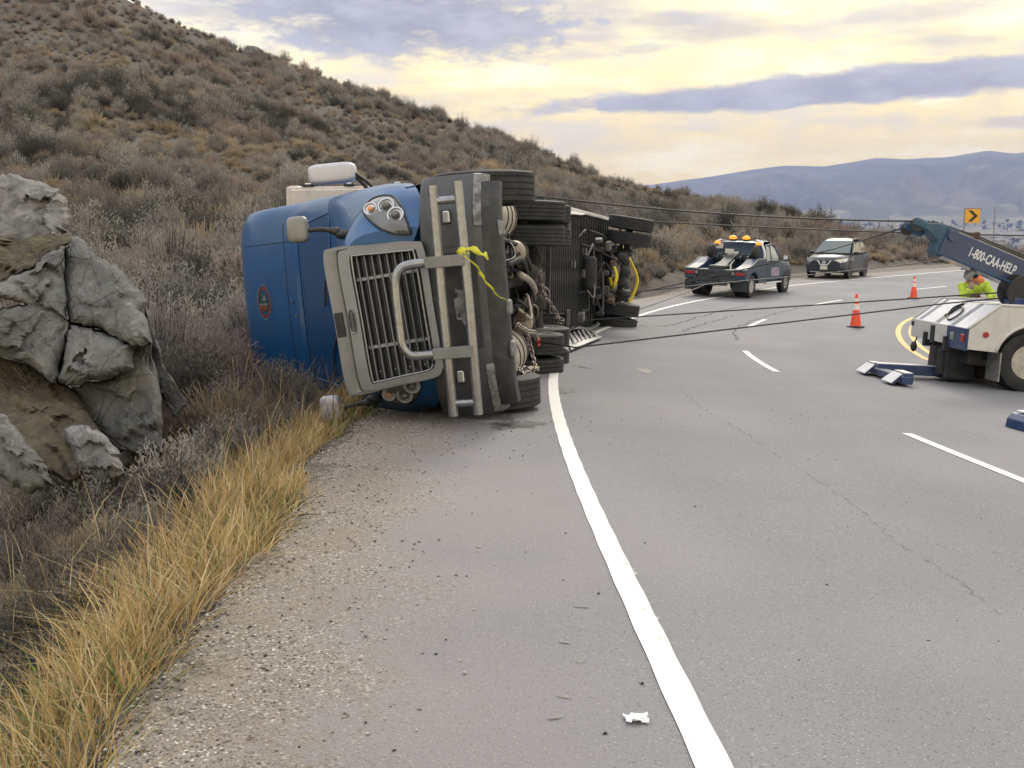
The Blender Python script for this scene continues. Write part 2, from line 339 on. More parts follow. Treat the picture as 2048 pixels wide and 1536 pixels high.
# ---- road materials
def road_material():
    m = bpy.data.materials.new('asphalt'); m.use_nodes = True; t = m.node_tree; n = t.nodes; l = t.links; b = n['Principled BSDF']
    co = n.new('ShaderNodeTexCoord'); uv = n.new('ShaderNodeSeparateXYZ'); l.new(co.outputs['UV'], uv.inputs[0]); T = uv.outputs[1]
    def ns(sc, det=6, vec=None, rough=.6):
        q = n.new('ShaderNodeTexNoise'); q.inputs['Scale'].default_value = sc; q.inputs['Detail'].default_value = det; q.inputs['Roughness'].default_value = rough; l.new(vec or co.outputs['Object'], q.inputs['Vector']); return q.outputs[0]
    def rg(v, a, bb, lo=0., hi=1., sm=True):
        q = n.new('ShaderNodeMapRange'); q.interpolation_type = 'SMOOTHSTEP' if sm else 'LINEAR'; l.new(v, q.inputs[0])
        for i, z in enumerate((a, bb, lo, hi)): q.inputs[i+1].default_value = z
        return q.outputs[0]
    def mx(f, a, bb, mode='MIX'):
        q = n.new('ShaderNodeMix'); q.data_type = 'RGBA'; q.blend_type = mode
        if isinstance(f, float): q.inputs[0].default_value = f
        else: l.new(f, q.inputs[0])
        for i, v in ((6, a), (7, bb)):
            if isinstance(v, tuple): q.inputs[i].default_value = (*v, 1)
            else: l.new(v, q.inputs[i])
        return q.outputs[2]
    def ma(op, a, bb):
        q = n.new('ShaderNodeMath'); q.operation = op
        for i, v in enumerate((a, bb)):
            if isinstance(v, (int, float)): q.inputs[i].default_value = v
            else: l.new(v, q.inputs[i])
        return q.outputs[0]
    vor = n.new('ShaderNodeTexVoronoi'); vor.inputs['Scale'].default_value = 150; l.new(co.outputs['Object'], vor.inputs['Vector'])
    vc = n.new('ShaderNodeSeparateColor'); l.new(vor.outputs['Color'], vc.inputs[0])
    asp = mx(rg(vc.outputs[0], 0, 1, 0, 1, False), (.180, .182, .198), (.248, .250, .270))
    asp = mx(rg(vc.outputs[1], .968, .99), asp, (.44, .43, .42))
    asp = mx(rg(vc.outputs[2], .95, .985), asp, (.055, .05, .05))
    asp = mx(rg(ns(.55, 3), .38, .66, 0, .30), asp, (.165, .165, .172))
    asp = mx(rg(ns(.23, 2), .42, .62, 0, .40), asp, (.295, .275, .278))
    lane = mx(rg(ma('ABSOLUTE', ma('SUBTRACT', ma('PINGPONG', ma('ADD', T, 0.0), 1.72), .86), 0), .0, .5, .10, 0), asp, (.13, .128, .13))
    asp = mx(rg(T, 0.0, .3), asp, lane)
    dust = mx(rg(ns(.8, 2), .3, .7), (.27, .24, .23), (.215, .20, .198))
    asp = mx(ma('MULTIPLY', rg(T, .6, -1.2), .5), asp, dust)
    v2 = n.new('ShaderNodeTexVoronoi'); v2.inputs['Scale'].default_value = 95; l.new(co.outputs['Object'], v2.inputs['Vector']); s2 = n.new('ShaderNodeSeparateColor'); l.new(v2.outputs['Color'], s2.inputs[0])
    grv = mx(rg(s2.outputs[0], 0, 1, 0, 1, False), (.19, .165, .142), (.33, .292, .25)); grv = mx(rg(s2.outputs[1], .9, .97), grv, (.62, .58, .52)); grv = mx(rg(s2.outputs[2], .86, .95), grv, (.06, .05, .045))
    grv = mx(rg(ns(1.6, 2), .35, .7, 0, .6), grv, (.25, .20, .155))
    edge = ma('ADD', ma('ADD', T, -.05), ma('ADD', ma('MULTIPLY', ma('SUBTRACT', ns(1.1, 3), .5), 1.3), ma('MULTIPLY', ma('SUBTRACT', ns(14, 2), .5), .9)))
    gf = rg(edge, -.85, -1.75)
    dk = rg(edge, -1.9, -2.2, 0, .55)
    colr = mx(dk, mx(gf, asp, grv), (.05, .043, .038))
    l.new(colr, b.inputs['Base Color']); b.inputs['Roughness'].default_value = .82; b.inputs['Specular IOR Level'].default_value = .35
    bp = n.new('ShaderNodeBump'); bp.inputs['Strength'].default_value = .55; bp.inputs['Distance'].default_value = .006
    h = ma('ADD', ma('MULTIPLY', vor.outputs['Distance'], .8), ma('MULTIPLY', ma('MULTIPLY', v2.outputs['Distance'], gf), 3.0)); l.new(h, bp.inputs['Height']); l.new(bp.outputs[0], b.inputs['Normal'])
    return m
M_ROAD = road_material()
def strip(name, svals, tfun, nt_, m, zoff, parent=None, jitter=0.0, kind=None):
    v = []; uv = []; f = []
    tt = np.array([tfun(s) for s in svals]); kk = np.linspace(0, 1, nt_+1); SS = np.repeat(np.asarray(svals), nt_+1); TT_ = (tt[:, :1]+(tt[:, 1:]-tt[:, :1])*kk[None]).ravel()
    xx, yy = EXY(SS, TT_); v = np.c_[xx, yy, zroad(SS, TT_)+zoff].tolist(); uv = np.c_[SS, TT_].tolist()
    w = nt_+1
    for i in range(len(svals)-1):
        for k in range(nt_): f.append((i*w+k, i*w+k+1, (i+1)*w+k+1, (i+1)*w+k))
    me = bpy.data.meshes.new(name); me.from_pydata(v, [], f); me.update()
    ul = me.uv_layers.new(name='UV')
    vi_ = np.empty(len(me.loops), np.int32); me.loops.foreach_get('vertex_index', vi_); ul.data.foreach_set('uv', np.array(uv, np.float32)[vi_].ravel())
    me.materials.append(m); me.shade_smooth(); o = bpy.data.objects.new(name, me); COL.objects.link(o)
    if parent: o.parent = parent
    if me.polygons[0].normal.z < 0: me.flip_normals()
    return tag(o, kind=kind)
SV = np.r_[np.arange(-14, 1, .35), np.arange(1, 14, .09), np.arange(14, 24, .35), np.arange(24, ES[-1]-1, .8)]
road = strip('road', SV, lambda s: (float(tout(np.array([s]))[0]), 17.6), 64, M_ROAD, 0.0, kind='structure')
# turned-down crumbling edge of the gravel shoulder
M_DARKSOIL = mat('dark_soil', (.13, .108, .088), .95, c2=(.05, .042, .036), vs_=30, bump=1.0, bs=60, dirt=((.24, .20, .165), 45, .8))
b = B(); secs = []
for s in SV:
    to = float(tout(np.array([s]))[0]); x0, y0 = EXY(s, to); z0 = float(zroad(np.array([s]), np.array([to]))[0]); sec = []
    for dt, dzz in ((.05, -.006), (-.03, -.012), (-.09, -.035), (-.16, -.07), (-.24, -.11), (-.34, -.17), (-.5, -.32)):
        x, y = EXY(s, to+dt); sec.append((float(x), float(y), z0+dzz+(random.uniform(-.02, .012) if dt < 0 else 0)))
    secs.append(sec)
b.loft(secs, cap=False); b.out('shoulder_edge', M_DARKSOIL, road, smooth=True)
def paint(name, c, c2, wear=(.62, .70)):
    m = mat(name, c, .7, var=0); t = m.node_tree; n = t.nodes; l = t.links; pb = n['Principled BSDF']; co = n.new('ShaderNodeTexCoord')
    q = n.new('ShaderNodeTexNoise'); q.inputs['Scale'].default_value = 28; q.inputs['Detail'].default_value = 8; q.inputs['Roughness'].default_value = .75; l.new(co.outputs['Object'], q.inputs['Vector'])
    r_ = n.new('ShaderNodeMapRange'); l.new(q.outputs[0], r_.inputs[0]); r_.inputs[1].default_value, r_.inputs[2].default_value = wear
    x_ = n.new('ShaderNodeMix'); x_.data_type = 'RGBA'; l.new(r_.outputs[0], x_.inputs[0]); x_.inputs[6].default_value = (*c, 1); x_.inputs[7].default_value = (*c2, 1); l.new(x_.outputs[2], pb.inputs['Base Color']); return m
M_WHITE = paint('road_paint_white', (.76, .75, .71), (.36, .35, .34), (.57, .68)); M_YEL = paint('road_paint_yellow', (.72, .47, .16), (.42, .33, .22), (.52, .66)); M_WEAR = paint('road_paint_worn', (.50, .49, .48), (.24, .235, .23), (.40, .56))
strip('edge_line', SV[(SV > -12)], lambda s: (-.062+.002*math.sin(s*9), .062+.002*math.sin(s*11+1)), 1, M_WHITE, .005, road)

def pixS(px, py): g = ground(px, py); S, T = st(g.x, g.y); return float(S[0]), float(T[0])
for (a, b_) in (((2048, 960), (1815, 868)), ((1555, 745), (1490, 703)), ((1495, 655), (1532, 638)), ((1610, 612), (1685, 600)), ((1820, 580), (1890, 573))):
    s0, t0 = pixS(*a); s1, t1 = pixS(*b_)
    if a[0] == 2048: s0 = s1-3.1
    strip('lane_dash', np.linspace(s0, s1, 14), lambda s: (t0+(t1-t0)*(s-s0)/(s1-s0)-.055, t0+(t1-t0)*(s-s0)/(s1-s0)+.055), 1, M_WHITE, .005, road)
yst = sorted(pixS(*q) for q in ((1905, 617), (1855, 631), (1818, 649), (1803, 665), (1814, 688), (1840, 706), (1875, 722))); yS = np.array([q[0] for q in yst]); yT = np.array([q[1] for q in yst]); yp = np.polyfit(yS, yT, 2)
def ty(s): c = min(max(s, yS[0]), yS[-1]); d = np.polyval(np.polyder(yp), c); return float(np.polyval(yp, c)+(d*min(5, s-c)*.6 if s > c else .45*min(4, c-s)))
for dt in (-.12, .18): strip('yellow_line', SV[(SV > -10)], lambda s: (ty(s)+dt-.06, ty(s)+dt+.06), 1, M_YEL, .005, road)
strip('far_edge_line', SV[(SV > -10)], lambda s: (14.6, 14.75), 1, M_WHITE, .005, road)
# stains, sealed cracks and skid marks on the asphalt
def patch_mat(name, c, rough, thr, sc):
    m = mat(name, c, rough); t = m.node_tree; n = t.nodes; l = t.links; pb = n['Principled BSDF']; co = n.new('ShaderNodeTexCoord')
    q = n.new('ShaderNodeTexNoise'); q.inputs['Scale'].default_value = sc; q.inputs['Detail'].default_value = 8; q.inputs['Roughness'].default_value = .7; l.new(co.outputs['Object'], q.inputs['Vector'])
    uvn = n.new('ShaderNodeSeparateXYZ'); l.new(co.outputs['UV'], uvn.inputs[0]); ad = n.new('ShaderNodeMath'); ad.operation = 'MULTIPLY'; l.new(q.outputs[0], ad.inputs[0]); l.new(uvn.outputs[0], ad.inputs[1])
    r_ = n.new('ShaderNodeMapRange'); l.new(ad.outputs[0], r_.inputs[0]); r_.inputs[1].default_value, r_.inputs[2].default_value = thr; r_.inputs[4].default_value = .8
    tr = n.new('ShaderNodeBsdfTransparent'); ms = n.new('ShaderNodeMixShader'); l.new(r_.outputs[0], ms.inputs[0]); l.new(tr.outputs[0], ms.inputs[1]); l.new(pb.outputs[0], ms.inputs[2]); l.new(ms.outputs[0], n['Material Output'].inputs[0]); return m
M_OIL = patch_mat('oil_stain', (.05, .05, .052), .35, (.25, .42), 6); M_SKID = patch_mat('tyre_mark', (.09, .088, .088), .8, (.28, .60), 9); M_CRACK = patch_mat('crack_seal', (.13, .127, .126), .7, (.38, .66), 5.0)
def ribbon(name, pts, w, m, zo=.0035, n=40):
    P = cr([(*ground(*p).xy,) for p in pts], n); v = []; f = []; uv = []
    for i in range(n):
        d = P[min(i+1, n-1)]-P[max(i-1, 0)]; d = d/np.linalg.norm(d); nr = np.array([d[1], -d[0]]); jit = (random.random()-.5)*w*.5; edge = min(1, min(i, n-1-i)/4)
        for k, o_ in enumerate((-.5, 0, .5)):
            x, y = P[i]+nr*(o_*w+jit); S, T = st(x, y); v.append((x, y, float(zroad(S, T)[0])+zo)); uv.append((edge*(1.0 if k == 1 else 0.0), 0))
    for i in range(n-1):
        for k in (0, 1): f.append((i*3+k, i*3+k+1, i*3+k+4, i*3+k+3))
    me = bpy.data.meshes.new(name); me.from_pydata(v, [], f); me.update(); ul = me.uv_layers.new(name='UV')
    for lp in me.loops: ul.data[lp.index].uv = uv[lp.vertex_index]
    me.materials.append(m); o = bpy.data.objects.new(name, me); COL.objects.link(o); o.parent = road
    return o
def blot(name, px, py, rx, ry, m, zo=.0035):
    g = ground(px, py); v = [(g.x, g.y, rz(g.x, g.y)+zo)]; uv = [(1.15, 0)]; f = []; n = 40; a0 = random.random()*9
    for k in range(n):
        a = 2*math.pi*k/n; q = 1+.3*math.sin(2*a+a0)+.2*math.sin(5*a+a0*2); x, y = g.x+rx*q*math.cos(a), g.y+ry*q*math.sin(a); v.append((x, y, rz(x, y)+zo)); uv.append((0, 0)); f.append((0, 1+k, 1+(k+1) % n))
    me = bpy.data.meshes.new(name); me.from_pydata(v, [], f); ul = me.uv_layers.new(name='UV')
    for lp in me.loops: ul.data[lp.index].uv = uv[lp.vertex_index]
    me.materials.append(m); o = bpy.data.objects.new(name, me); COL.objects.link(o); o.parent = road
blot('oil_stain', 1290, 742, .32, .55, M_OIL); blot('oil_stain', 1125, 782, .42, .4, M_OIL); blot('oil_stain', 1035, 850, .5, .5, M_OIL); blot('oil_stain', 1165, 735, .3, .3, M_SKID)
for q in ((1128, 1285), (1160, 1325), (1128, 1395), (1162, 1216), (1110, 1436)): blot('footprint', *q, .055, .03, M_OIL)
ribbon('sealed_crack', [(1352, 765), (1385, 800), (1440, 838), (1480, 860), (1560, 915), (1640, 965), (1720, 1020), (1790, 1080), (1900, 1150), (2040, 1260)], .09, M_CRACK, n=120)
ribbon('sealed_crack', [(1735, 785), (1810, 812), (1900, 850), (2000, 890)], .05, M_CRACK, n=60)
ribbon('skid_mark', [(1262, 648), (1330, 652), (1420, 628), (1520, 605)], .25, M_SKID); ribbon('skid_mark', [(1355, 668), (1400, 650), (1480, 628)], .22, M_SKID); ribbon('skid_mark', [(1475, 690), (1478, 655), (1560, 625), (1650, 605)], .2, M_SKID)
M_GHOST = patch_mat('worn_paint', (.62, .61, .59), .7, (.40, .62), 30)
ribbon('worn_old_line', [(1235, 1090), (1270, 1170), (1305, 1240), (1340, 1300)], .13, M_GHOST, .0035, 50)
ribbon('scrape_mark', [(1128, 722), (1150, 718), (1190, 712)], .03, M_WEAR, .0045)
# ---- hillside sheet (polar grid, dense near the viewer)
M_HILL = mat('hillside_soil', (.120, .104, .086), .95, c2=(.066, .059, .051), vs_=.9, bump=.9, bs=9, dirt=((.105, .10, .07), .12, .8), bd=.12)
aa = np.radians(np.r_[np.arange(-100, -30, 2.0), np.arange(-30, 32, .28), np.arange(32, 100.1, 2.0)]); rr = np.exp(np.linspace(math.log(.4), math.log(900), 330))
A_, R_ = np.meshgrid(aa, rr, indexing='ij'); X_ = (R_*np.sin(A_)).ravel(); Y_ = (R_*np.cos(A_)).ravel(); Z_ = gz(X_, Y_)
na, nr = len(aa), len(rr); ii = (np.arange(na-1)[:, None]*nr+np.arange(nr-1)[None, :]).ravel(); FC = np.c_[ii, ii+nr, ii+nr+1, ii+1]
def npmesh(name, V, Fq, m, kind=None, smooth=True):
    me = bpy.data.meshes.new(name); V = np.asarray(V, np.float32); Fq = np.asarray(Fq, np.int32); k = Fq.shape[1]
    me.vertices.add(len(V)); me.vertices.foreach_set('co', V.ravel()); me.loops.add(Fq.size); me.loops.foreach_set('vertex_index', Fq.ravel())
    me.polygons.add(len(Fq)); me.polygons.foreach_set('loop_start', np.arange(0, Fq.size, k, dtype=np.int32)); me.polygons.foreach_set('loop_total', np.full(len(Fq), k, np.int32))
    me.update(calc_edges=True); me.validate()
    for q in (m if isinstance(m, list) else [m]): me.materials.append(q)
    if smooth: me.shade_smooth()
    o = bpy.data.objects.new(name, me); COL.objects.link(o); return tag(o, kind=kind)
hs = npmesh('hillside', np.c_[X_, Y_, Z_], FC[:, ::-1], M_HILL, 'structure')
# ---- far valley and mountains
M_VAL = mat('valley_fields', (.20, .19, .11), .95, c2=(.085, .085, .065), vs_=.0045, dirt=((.30, .25, .15), .0022, .8), thr=(.42, .58))
M_MTN = mat('mountain_slopes', (.13, .125, .10), .95, c2=(.055, .062, .055), vs_=.0016, dirt=((.22, .17, .13), .0011, .8), bump=.5, bs=.004, bd=60)
def ZV(x, y):
    R = np.hypot(x, y); A = np.arctan2(x, y)
    e = np.interp(np.log(R), np.log([250, 600, 1500, 3000, 5200, 6500, 9500]), [-.25, -.11, -.026, -.006, .012, .03, .07])
    e = e+np.clip((R-4200)/3000, 0, 1)*np.clip((A-.34)*.03, -.01, .02)
    return HCAM+R*e+np.clip((R-1500)/3000, 0, 1)*fbm(x/700, y/700, 4, 31)*90*np.clip((R-2500)/3000, .15, 1)
mpx = [-3000, 800, 1300, 1420, 1500, 1560, 1640, 1740, 1800, 1880, 1960, 2010, 2048, 2200, 2600, 3400]
mpy = [330, 360, 372, 355, 342, 335, 336, 320, 323, 318, 305, 311, 307, 300, 322, 300]
def ZM(x, y):
    R = np.hypot(x, y); tn = x/np.maximum(y, 1); px = 1024+FPX*tn; e = (480-np.interp(px, mpx, mpy))/FPX*np.cos(np.arctan(tn)); crest = HCAM+9200*e
    w = np.clip((R-5600)/(9200-5600), 0, 1); z0 = ZV(x/R*5600, y/R*5600)-10
    ridge = np.abs(fbm(np.arctan(tn)*26+R/2600, R/2300, 5, 51))*2
    z = z0+(crest-z0)*(w**.85)-ridge*330*np.sin(np.pi*np.clip(w, 0, 1))**1.0+fbm(x/260, y/260, 4, 61)*26*np.clip(w*4, 0, 1)*(1-.6*w)
    return z-np.maximum(R-9200, 0)*.35
for nm, r0, r1, nr_, fn, m in (('valley_floor', 250, 6400, 110, ZV, M_VAL), ('mountain_range', 5600, 10500, 110, ZM, M_MTN)):
    aa2 = np.radians(np.linspace(-62, 62, 620)); rr2 = np.exp(np.linspace(math.log(r0), math.log(r1), nr_)); A2, R2 = np.meshgrid(aa2, rr2, indexing='ij'); x2 = (R2*np.sin(A2)).ravel(); y2 = (R2*np.cos(A2)).ravel()
    i2 = (np.arange(len(aa2)-1)[:, None]*nr_+np.arange(nr_-1)[None, :]).ravel(); npmesh(nm, np.c_[x2, y2, fn(x2, y2)], np.c_[i2, i2+nr_, i2+nr_+1, i2+1][:, ::-1], m, 'structure')
# houses and trees of the town in the valley
M_HW = mat('house_wall', (.75, .73, .70), .8); M_HR = mat('house_roof', (.16, .13, .13), .8); M_FT = mat('far_tree', (.035, .05, .03), .9, var=.4, vs_=.05)
hb = B(); hb.box((0, 0, 4), (20, 14, 8)); hw = hb.mesh('house_wall'); hw.materials.append(M_HW)
hb = B(); hb.prism([(-11, -8.4, 7.9), (-11, 8.4, 7.9), (-11, 0, 12.5)], (22, 0, 0)); hr = hb.mesh('roof'); hr.materials.append(M_HR)
rh = random.Random(4)
for i in range(110):
    px = rh.choice((rh.uniform(1690, 2080), rh.uniform(1760, 2080))); R = math.exp(rh.uniform(math.log(2300), math.log(5000))); a = math.atan((px-1024)/FPX); x, y = R*math.sin(a), R*math.cos(a); z = float(ZV(np.array([x]), np.array([y]))[0])
    e = empty('house', Matrix.Translation((x, y, z-.5))@Matrix.Rotation(rh.uniform(0, 3.1), 4, 'Z')@Matrix.Diagonal((*[rh.uniform(.8, 1.9)]*2, rh.uniform(.8, 1.4), 1)), 'tiny pale house far off in the hazy valley town', 'house', 'houses of the valley town')
    for me, nm in ((hw, 'wall'), (hr, 'roof')):
        o = bpy.data.objects.new(nm, me); COL.objects.link(o); o.parent = e
px_ = RNG.uniform(1500, 2300, 2600); R_t = np.exp(RNG.uniform(math.log(1500), math.log(5400), 2600)); a_ = np.arctan((px_-1024)/FPX); keep = fbm(px_/60, np.log(R_t)*9, 3, 77) > -.02; a_, R_t = a_[keep], R_t[keep]; xt, yt = R_t*np.sin(a_), R_t*np.cos(a_); zt = ZV(xt, yt)
V_, F_ = [], []
for x, y, z in zip(xt, yt, zt):
    h = random.uniform(9, 20); w = h*random.uniform(.3, .6); k = len(V_); n = 6
    V_ += [(x+w*.5*math.cos(j), y+w*.5*math.sin(j), z) for j in range(n)]+[(x+w*math.cos(j+.5)*random.uniform(.6, 1.1), y+w*math.sin(j+.5), z+h*.45) for j in range(n)]+[(x, y, z+h)]*1
    F_ += [(k+j, k+(j+1) % n, k+n+(j+1) % n) for j in range(n)]+[(k+j, k+n+(j+1) % n, k+n+j) for j in range(n)]+[(k+n+j, k+n+(j+1) % n, k+2*n) for j in range(n)]
tag(npmesh('valley_trees', V_, F_, M_FT, 'stuff'), 'dark scattered trees across the hazy valley floor', 'trees')
# ================================================================ overturned tractor unit
M_BLUE = mat('blue_paint', (.004, .082, .245), .38, var=.06, vs_=3, coat=.22, dirt=((.06, .08, .11), 5, .30))
M_GLASSN = mat('tinted_windshield', (.004, .062, .19), .20, coat=.25, spec=.6)
M_SILV = mat('silver_trim', (.205, .218, .245), .30, .6, var=.06, vs_=5, dirt=((.14, .145, .155), 6, .3))
M_CHROME = mat('brushed_steel_tube', (.30, .31, .335), .26, .85, var=.10, vs_=14, dirt=((.16, .155, .15), 18, .35))
M_PLATE = mat('grey_bracket', (.20, .203, .20), .5, .2, var=.12, vs_=6)
M_BLK = mat('black_plastic', (.022, .023, .026), .55, var=.3, vs_=9, dirt=((.09, .085, .08), 7, .4))
M_BUMP = mat('grey_bumper_plastic', (.052, .056, .064), .45, var=.15, vs_=5, dirt=((.11, .11, .115), 6, .4))
M_SCUFF = mat('scuffed_plastic', (.24, .245, .25), .7, c2=(.10, .10, .105), vs_=11, thr=(.4, .6), bump=.4, bs=40)
M_CHASSIS = mat('dirty_chassis', (.030, .031, .034), .75, var=.5, vs_=6, dirt=((.085, .076, .064), 3.5, .7), bump=.3, bs=30)
M_TANK = mat('dusty_aluminium', (.42, .38, .32), .5, .3, var=.15, vs_=9, dirt=((.20, .17, .14), 6, .5))
M_RUST = mat('rusty_iron', (.11, .075, .055), .8, .1, var=.4, vs_=20)
M_TYRE = mat('tyre_rubber', (.021, .022, .025), .75, var=.25, vs_=14, dirt=((.075, .07, .066), 5, .35), bump=.15, bs=90)
M_RIM = mat('wheel_alloy', (.52, .51, .50), .35, .6, var=.1, vs_=9, dirt=((.2, .18, .16), 8, .5))
M_LENS = mat('headlamp_cover', (.105, .105, .11), .12, coat=.8); M_LAMP = mat('lamp_reflector', (.62, .63, .66), .18, .5); M_AMB = mat('amber_lamp', (.70, .30, .12), .25, coat=.5)
M_WHITEP = mat('white_panel', (.66, .655, .66), .45, var=.06, vs_=2, dirt=((.36, .33, .30), 1.8, .4)); M_CREAM = mat('cream_panel', (.60, .53, .48), .5, var=.08, vs_=4, dirt=((.36, .30, .26), 6, .4))
M_YTAPE = mat('yellow_tape', (.80, .78, .07), .5, var=.1, vs_=20, sub=.2); M_YSTRAP = mat('yellow_strap', (.78, .62, .05), .7, var=.15, vs_=25)
M_STEEL = mat('wire_rope', (.055, .052, .05), .5, .5); M_CHAIN = mat('chain_steel', (.30, .27, .24), .45, .7, var=.3, vs_=30, dirt=((.13, .08, .05), 20, .6)); M_GREYB = mat('dull_bracket_steel', (.16, .155, .145), .6, .3, var=.3, vs_=20); M_RED = mat('red_paint', (.45, .05, .035), .5)
PSI, PHI = math.radians(6.5), math.radians(95)
def roll_frame(o, psi, phi):
    F = Vector((-math.sin(psi), -math.cos(psi), 0)); L = Vector((-F.y, F.x, 0)); Z = Vector((0, 0, 1))
    return frame(o, F, L*math.cos(phi)+Z*math.sin(phi), Z*math.cos(phi)-L*math.sin(phi))
MT = roll_frame((0, 0, 0), PSI, PHI); Vx = MT.to_3x3()@Vector((0, 1, 0))
MT = Matrix.Translation(Vector((.30, 11.7, -.045))+Vx*1.20)@MT@Matrix.Rotation(math.radians(.5), 4, 'Z')
truck = empty('overturned_semi_truck', MT, 'blue semi truck tractor lying on its side with chrome grille and bull bar', 'semi truck')
def TP(name, b, m, par=None, **k): return b.out(name, m, par or truck, **k)
# tyre + rim along local y
def wheel(par, name, c, r, w, rim=True, rm=None, n=48, outer=1, hubdeep=.06, tz=0.0):
    b = B(); h = w/2; g = .012
    prof = [(-h*.80, r*.56), (-h, r*.66), (-h, r*.82), (-h*.93, r*.95), (-h*.84, r)]
    for k in (-.56, -.19, .19, .56): prof += [(h*(k-.05), r), (h*(k-.04), r-g), (h*(k+.04), r-g), (h*(k+.05), r)]
    prof += [(h*.84, r), (h*.93, r*.95), (h, r*.82), (h, r*.66), (h*.80, r*.56), (0, r*.53)]
    AXD = Vector((0, 1, tz)).normalized(); b.lathe(prof, c, AXD, n, close=True); t_ = TP(name, b, M_TYRE, par, smooth=32)
    if rim:
        b = B(); o_ = outer; b.lathe([(o_*h*.80, r*.57), (o_*h*.86, r*.575), (o_*h*.86, r*.53), (o_*(h*.5), r*.50), (o_*(h*.5-hubdeep), r*.24), (o_*(h*.72), r*.20), (o_*(h*.80), r*.12)], c, AXD, 28)
        ri = TP('rim', b, rm or M_RIM, t_, smooth=35)
        b = B()
        for k in range(10):
            a = 2*math.pi*k/10; p = Vector(c)+Vector((math.cos(a)*r*.33, o_*(h*.5-hubdeep*.6), math.sin(a)*r*.33)); b.cyl(p, p+Vector((0, o_*.05, 0)), .016, n=6)
        TP('wheel_nuts', b, M_SILV, t_)
    return t_
# ---- hood (half sections, mirrored)
def sym(half, x): 
    h = cr(half, 15); pts = [(x, -p[0], p[1]) for p in h[:0:-1]]+[(x, p[0], p[1]) for p in h]; return pts
HS = [(1.20, [(0, 1.70), (.30, 1.69), (.52, 1.64), (.64, 1.52), (.69, 1.30), (.70, 1.10), (.70, .90)]),
      (1.08, [(0, 1.755), (.33, 1.745), (.57, 1.70), (.72, 1.56), (.80, 1.32), (.83, 1.10), (.83, .90)]),
      (.90, [(0, 1.80), (.36, 1.79), (.62, 1.735), (.84, 1.58), (.97, 1.38), (1.01, 1.14), (1.00, .92)]),
      (.60, [(0, 1.86), (.38, 1.85), (.66, 1.78), (.90, 1.62), (1.09, 1.46), (1.15, 1.24), (1.13, 1.02)]),
      (.15, [(0, 2.0), (.40, 1.995), (.72, 1.97), (.97, 1.88), (1.15, 1.70), (1.21, 1.44), (1.19, 1.14)]),
      (-.45, [(0, 2.18), (.45, 2.19), (.80, 2.20), (1.07, 2.18), (1.19, 2.04), (1.22, 1.62), (1.17, 1.06)]),
      (-1.05, [(0, 2.36), (.50, 2.38), (.88, 2.40), (1.12, 2.40), (1.22, 2.28), (1.23, 1.70), (1.16, .80)])]
xs = [h[0] for h in HS]; HR = np.array([sym(h, x) for x, h in HS]); uu = np.linspace(0, len(HS)-1, 26); secs = []
hp = cr([q.ravel() for q in HR], 30); secs = [q.reshape(-1, 3) for q in hp]
b = B(); b.loft(secs, cap=False); c0 = (1.15, 0, 1.25); k0 = len(b.v); nn = len(secs[0]); b.v.append(c0); b.f += [(k0, j+1, j) for j in range(nn-1)]
hood = TP('hood', b, M_BLUE, smooth=38); hv = hood.data
BVH = BVHTree.FromPolygons([v.co for v in hv.vertices], [tuple(p.vertices) for p in hv.polygons])
def onx(y, z, d=.01):
    h = BVH.ray_cast(Vector((3, y, z)), Vector((-1, 0, 0))); return Vector((h[0].x+d, y, z)) if h[0] else Vector((.9, y, z))
# hood seams
for y0, y1, z0, z1 in ((.60, .84, 1.66, 1.88),):
    for sg in (1, -1):
        b = B(); pts = []
        for k in range(14):
            u = k/13; x = 1.05-2.0*u; h = BVH.ray_cast(Vector((x, sg*(y0+(y1-y0)*u), 4)), Vector((0, 0, -1)))
            if h[0]: pts.append(h[0]+Vector((0, 0, .001)))
        b.tube(pts, .006, 5); TP('hood_seam', b, M_BLK, hood)
# ---- headlights
HL = [(.97, 1.52), (1.035, 1.40), (1.04, 1.24), (.98, 1.14), (.85, 1.06), (.66, .985), (.635, 1.02), (.66, 1.17), (.76, 1.34), (.88, 1.48)]
for sg in (1, -1):
    P = [Vector(p) for p in [(sg*y, z) for y, z in HL]]; n = len(P); cyz = sum((Vector(p) for p in P), Vector((0, 0)))/n; rings = []
    dense = cr([tuple(p) for p in P]+[tuple(P[0])], 41)[:-1]
    for sc, d in ((1.0, -.02), (1.0, .018), (.93, .034), (.6, .052), (.25, .058)): rings.append([onx(cyz.x+(p[0]-cyz.x)*sc, cyz.y+(p[1]-cyz.y)*sc, d) for p in dense])
    b = B(); b.loft(rings, closed=True); hl = TP('headlight', b, M_LENS, smooth=50)
    b = B(); b.tube([q+Vector((.004, 0, 0)) for q in rings[1]]+[rings[1][0]], .012, 5); TP('lamp_bezel', b, M_BLK, hl, smooth=True)
    for (y, z, r, m) in ((.915, 1.40, .062, M_AMB), (.93, 1.235, .074, M_LAMP), (.83, 1.13, .074, M_LAMP)):
        p = onx(sg*y, z, .052); d = Vector((.9, sg*.42, .05)).normalized(); b = B(); b.lathe([(0, r*1.15), (.018, r*1.12), (.018, r*.95), (-.012, r*.72), (-.02, r*.3), (.006, r*.22)], p, d, 22); TP('lamp', b, M_LAMP, hl, smooth=40)
        if m is M_AMB: b = B(); b.ell(p+d*.006, (r*.45, r*.45, r*.45), 12, 8); TP('indicator_bulb', b, M_AMB, hl, smooth=True)
        else:
            b = B(); b.ell(p+d*.012, (r*.62, r*.62, r*.62), 14, 8); TP('lamp_bulb', b, M_LENS, hl, smooth=True)
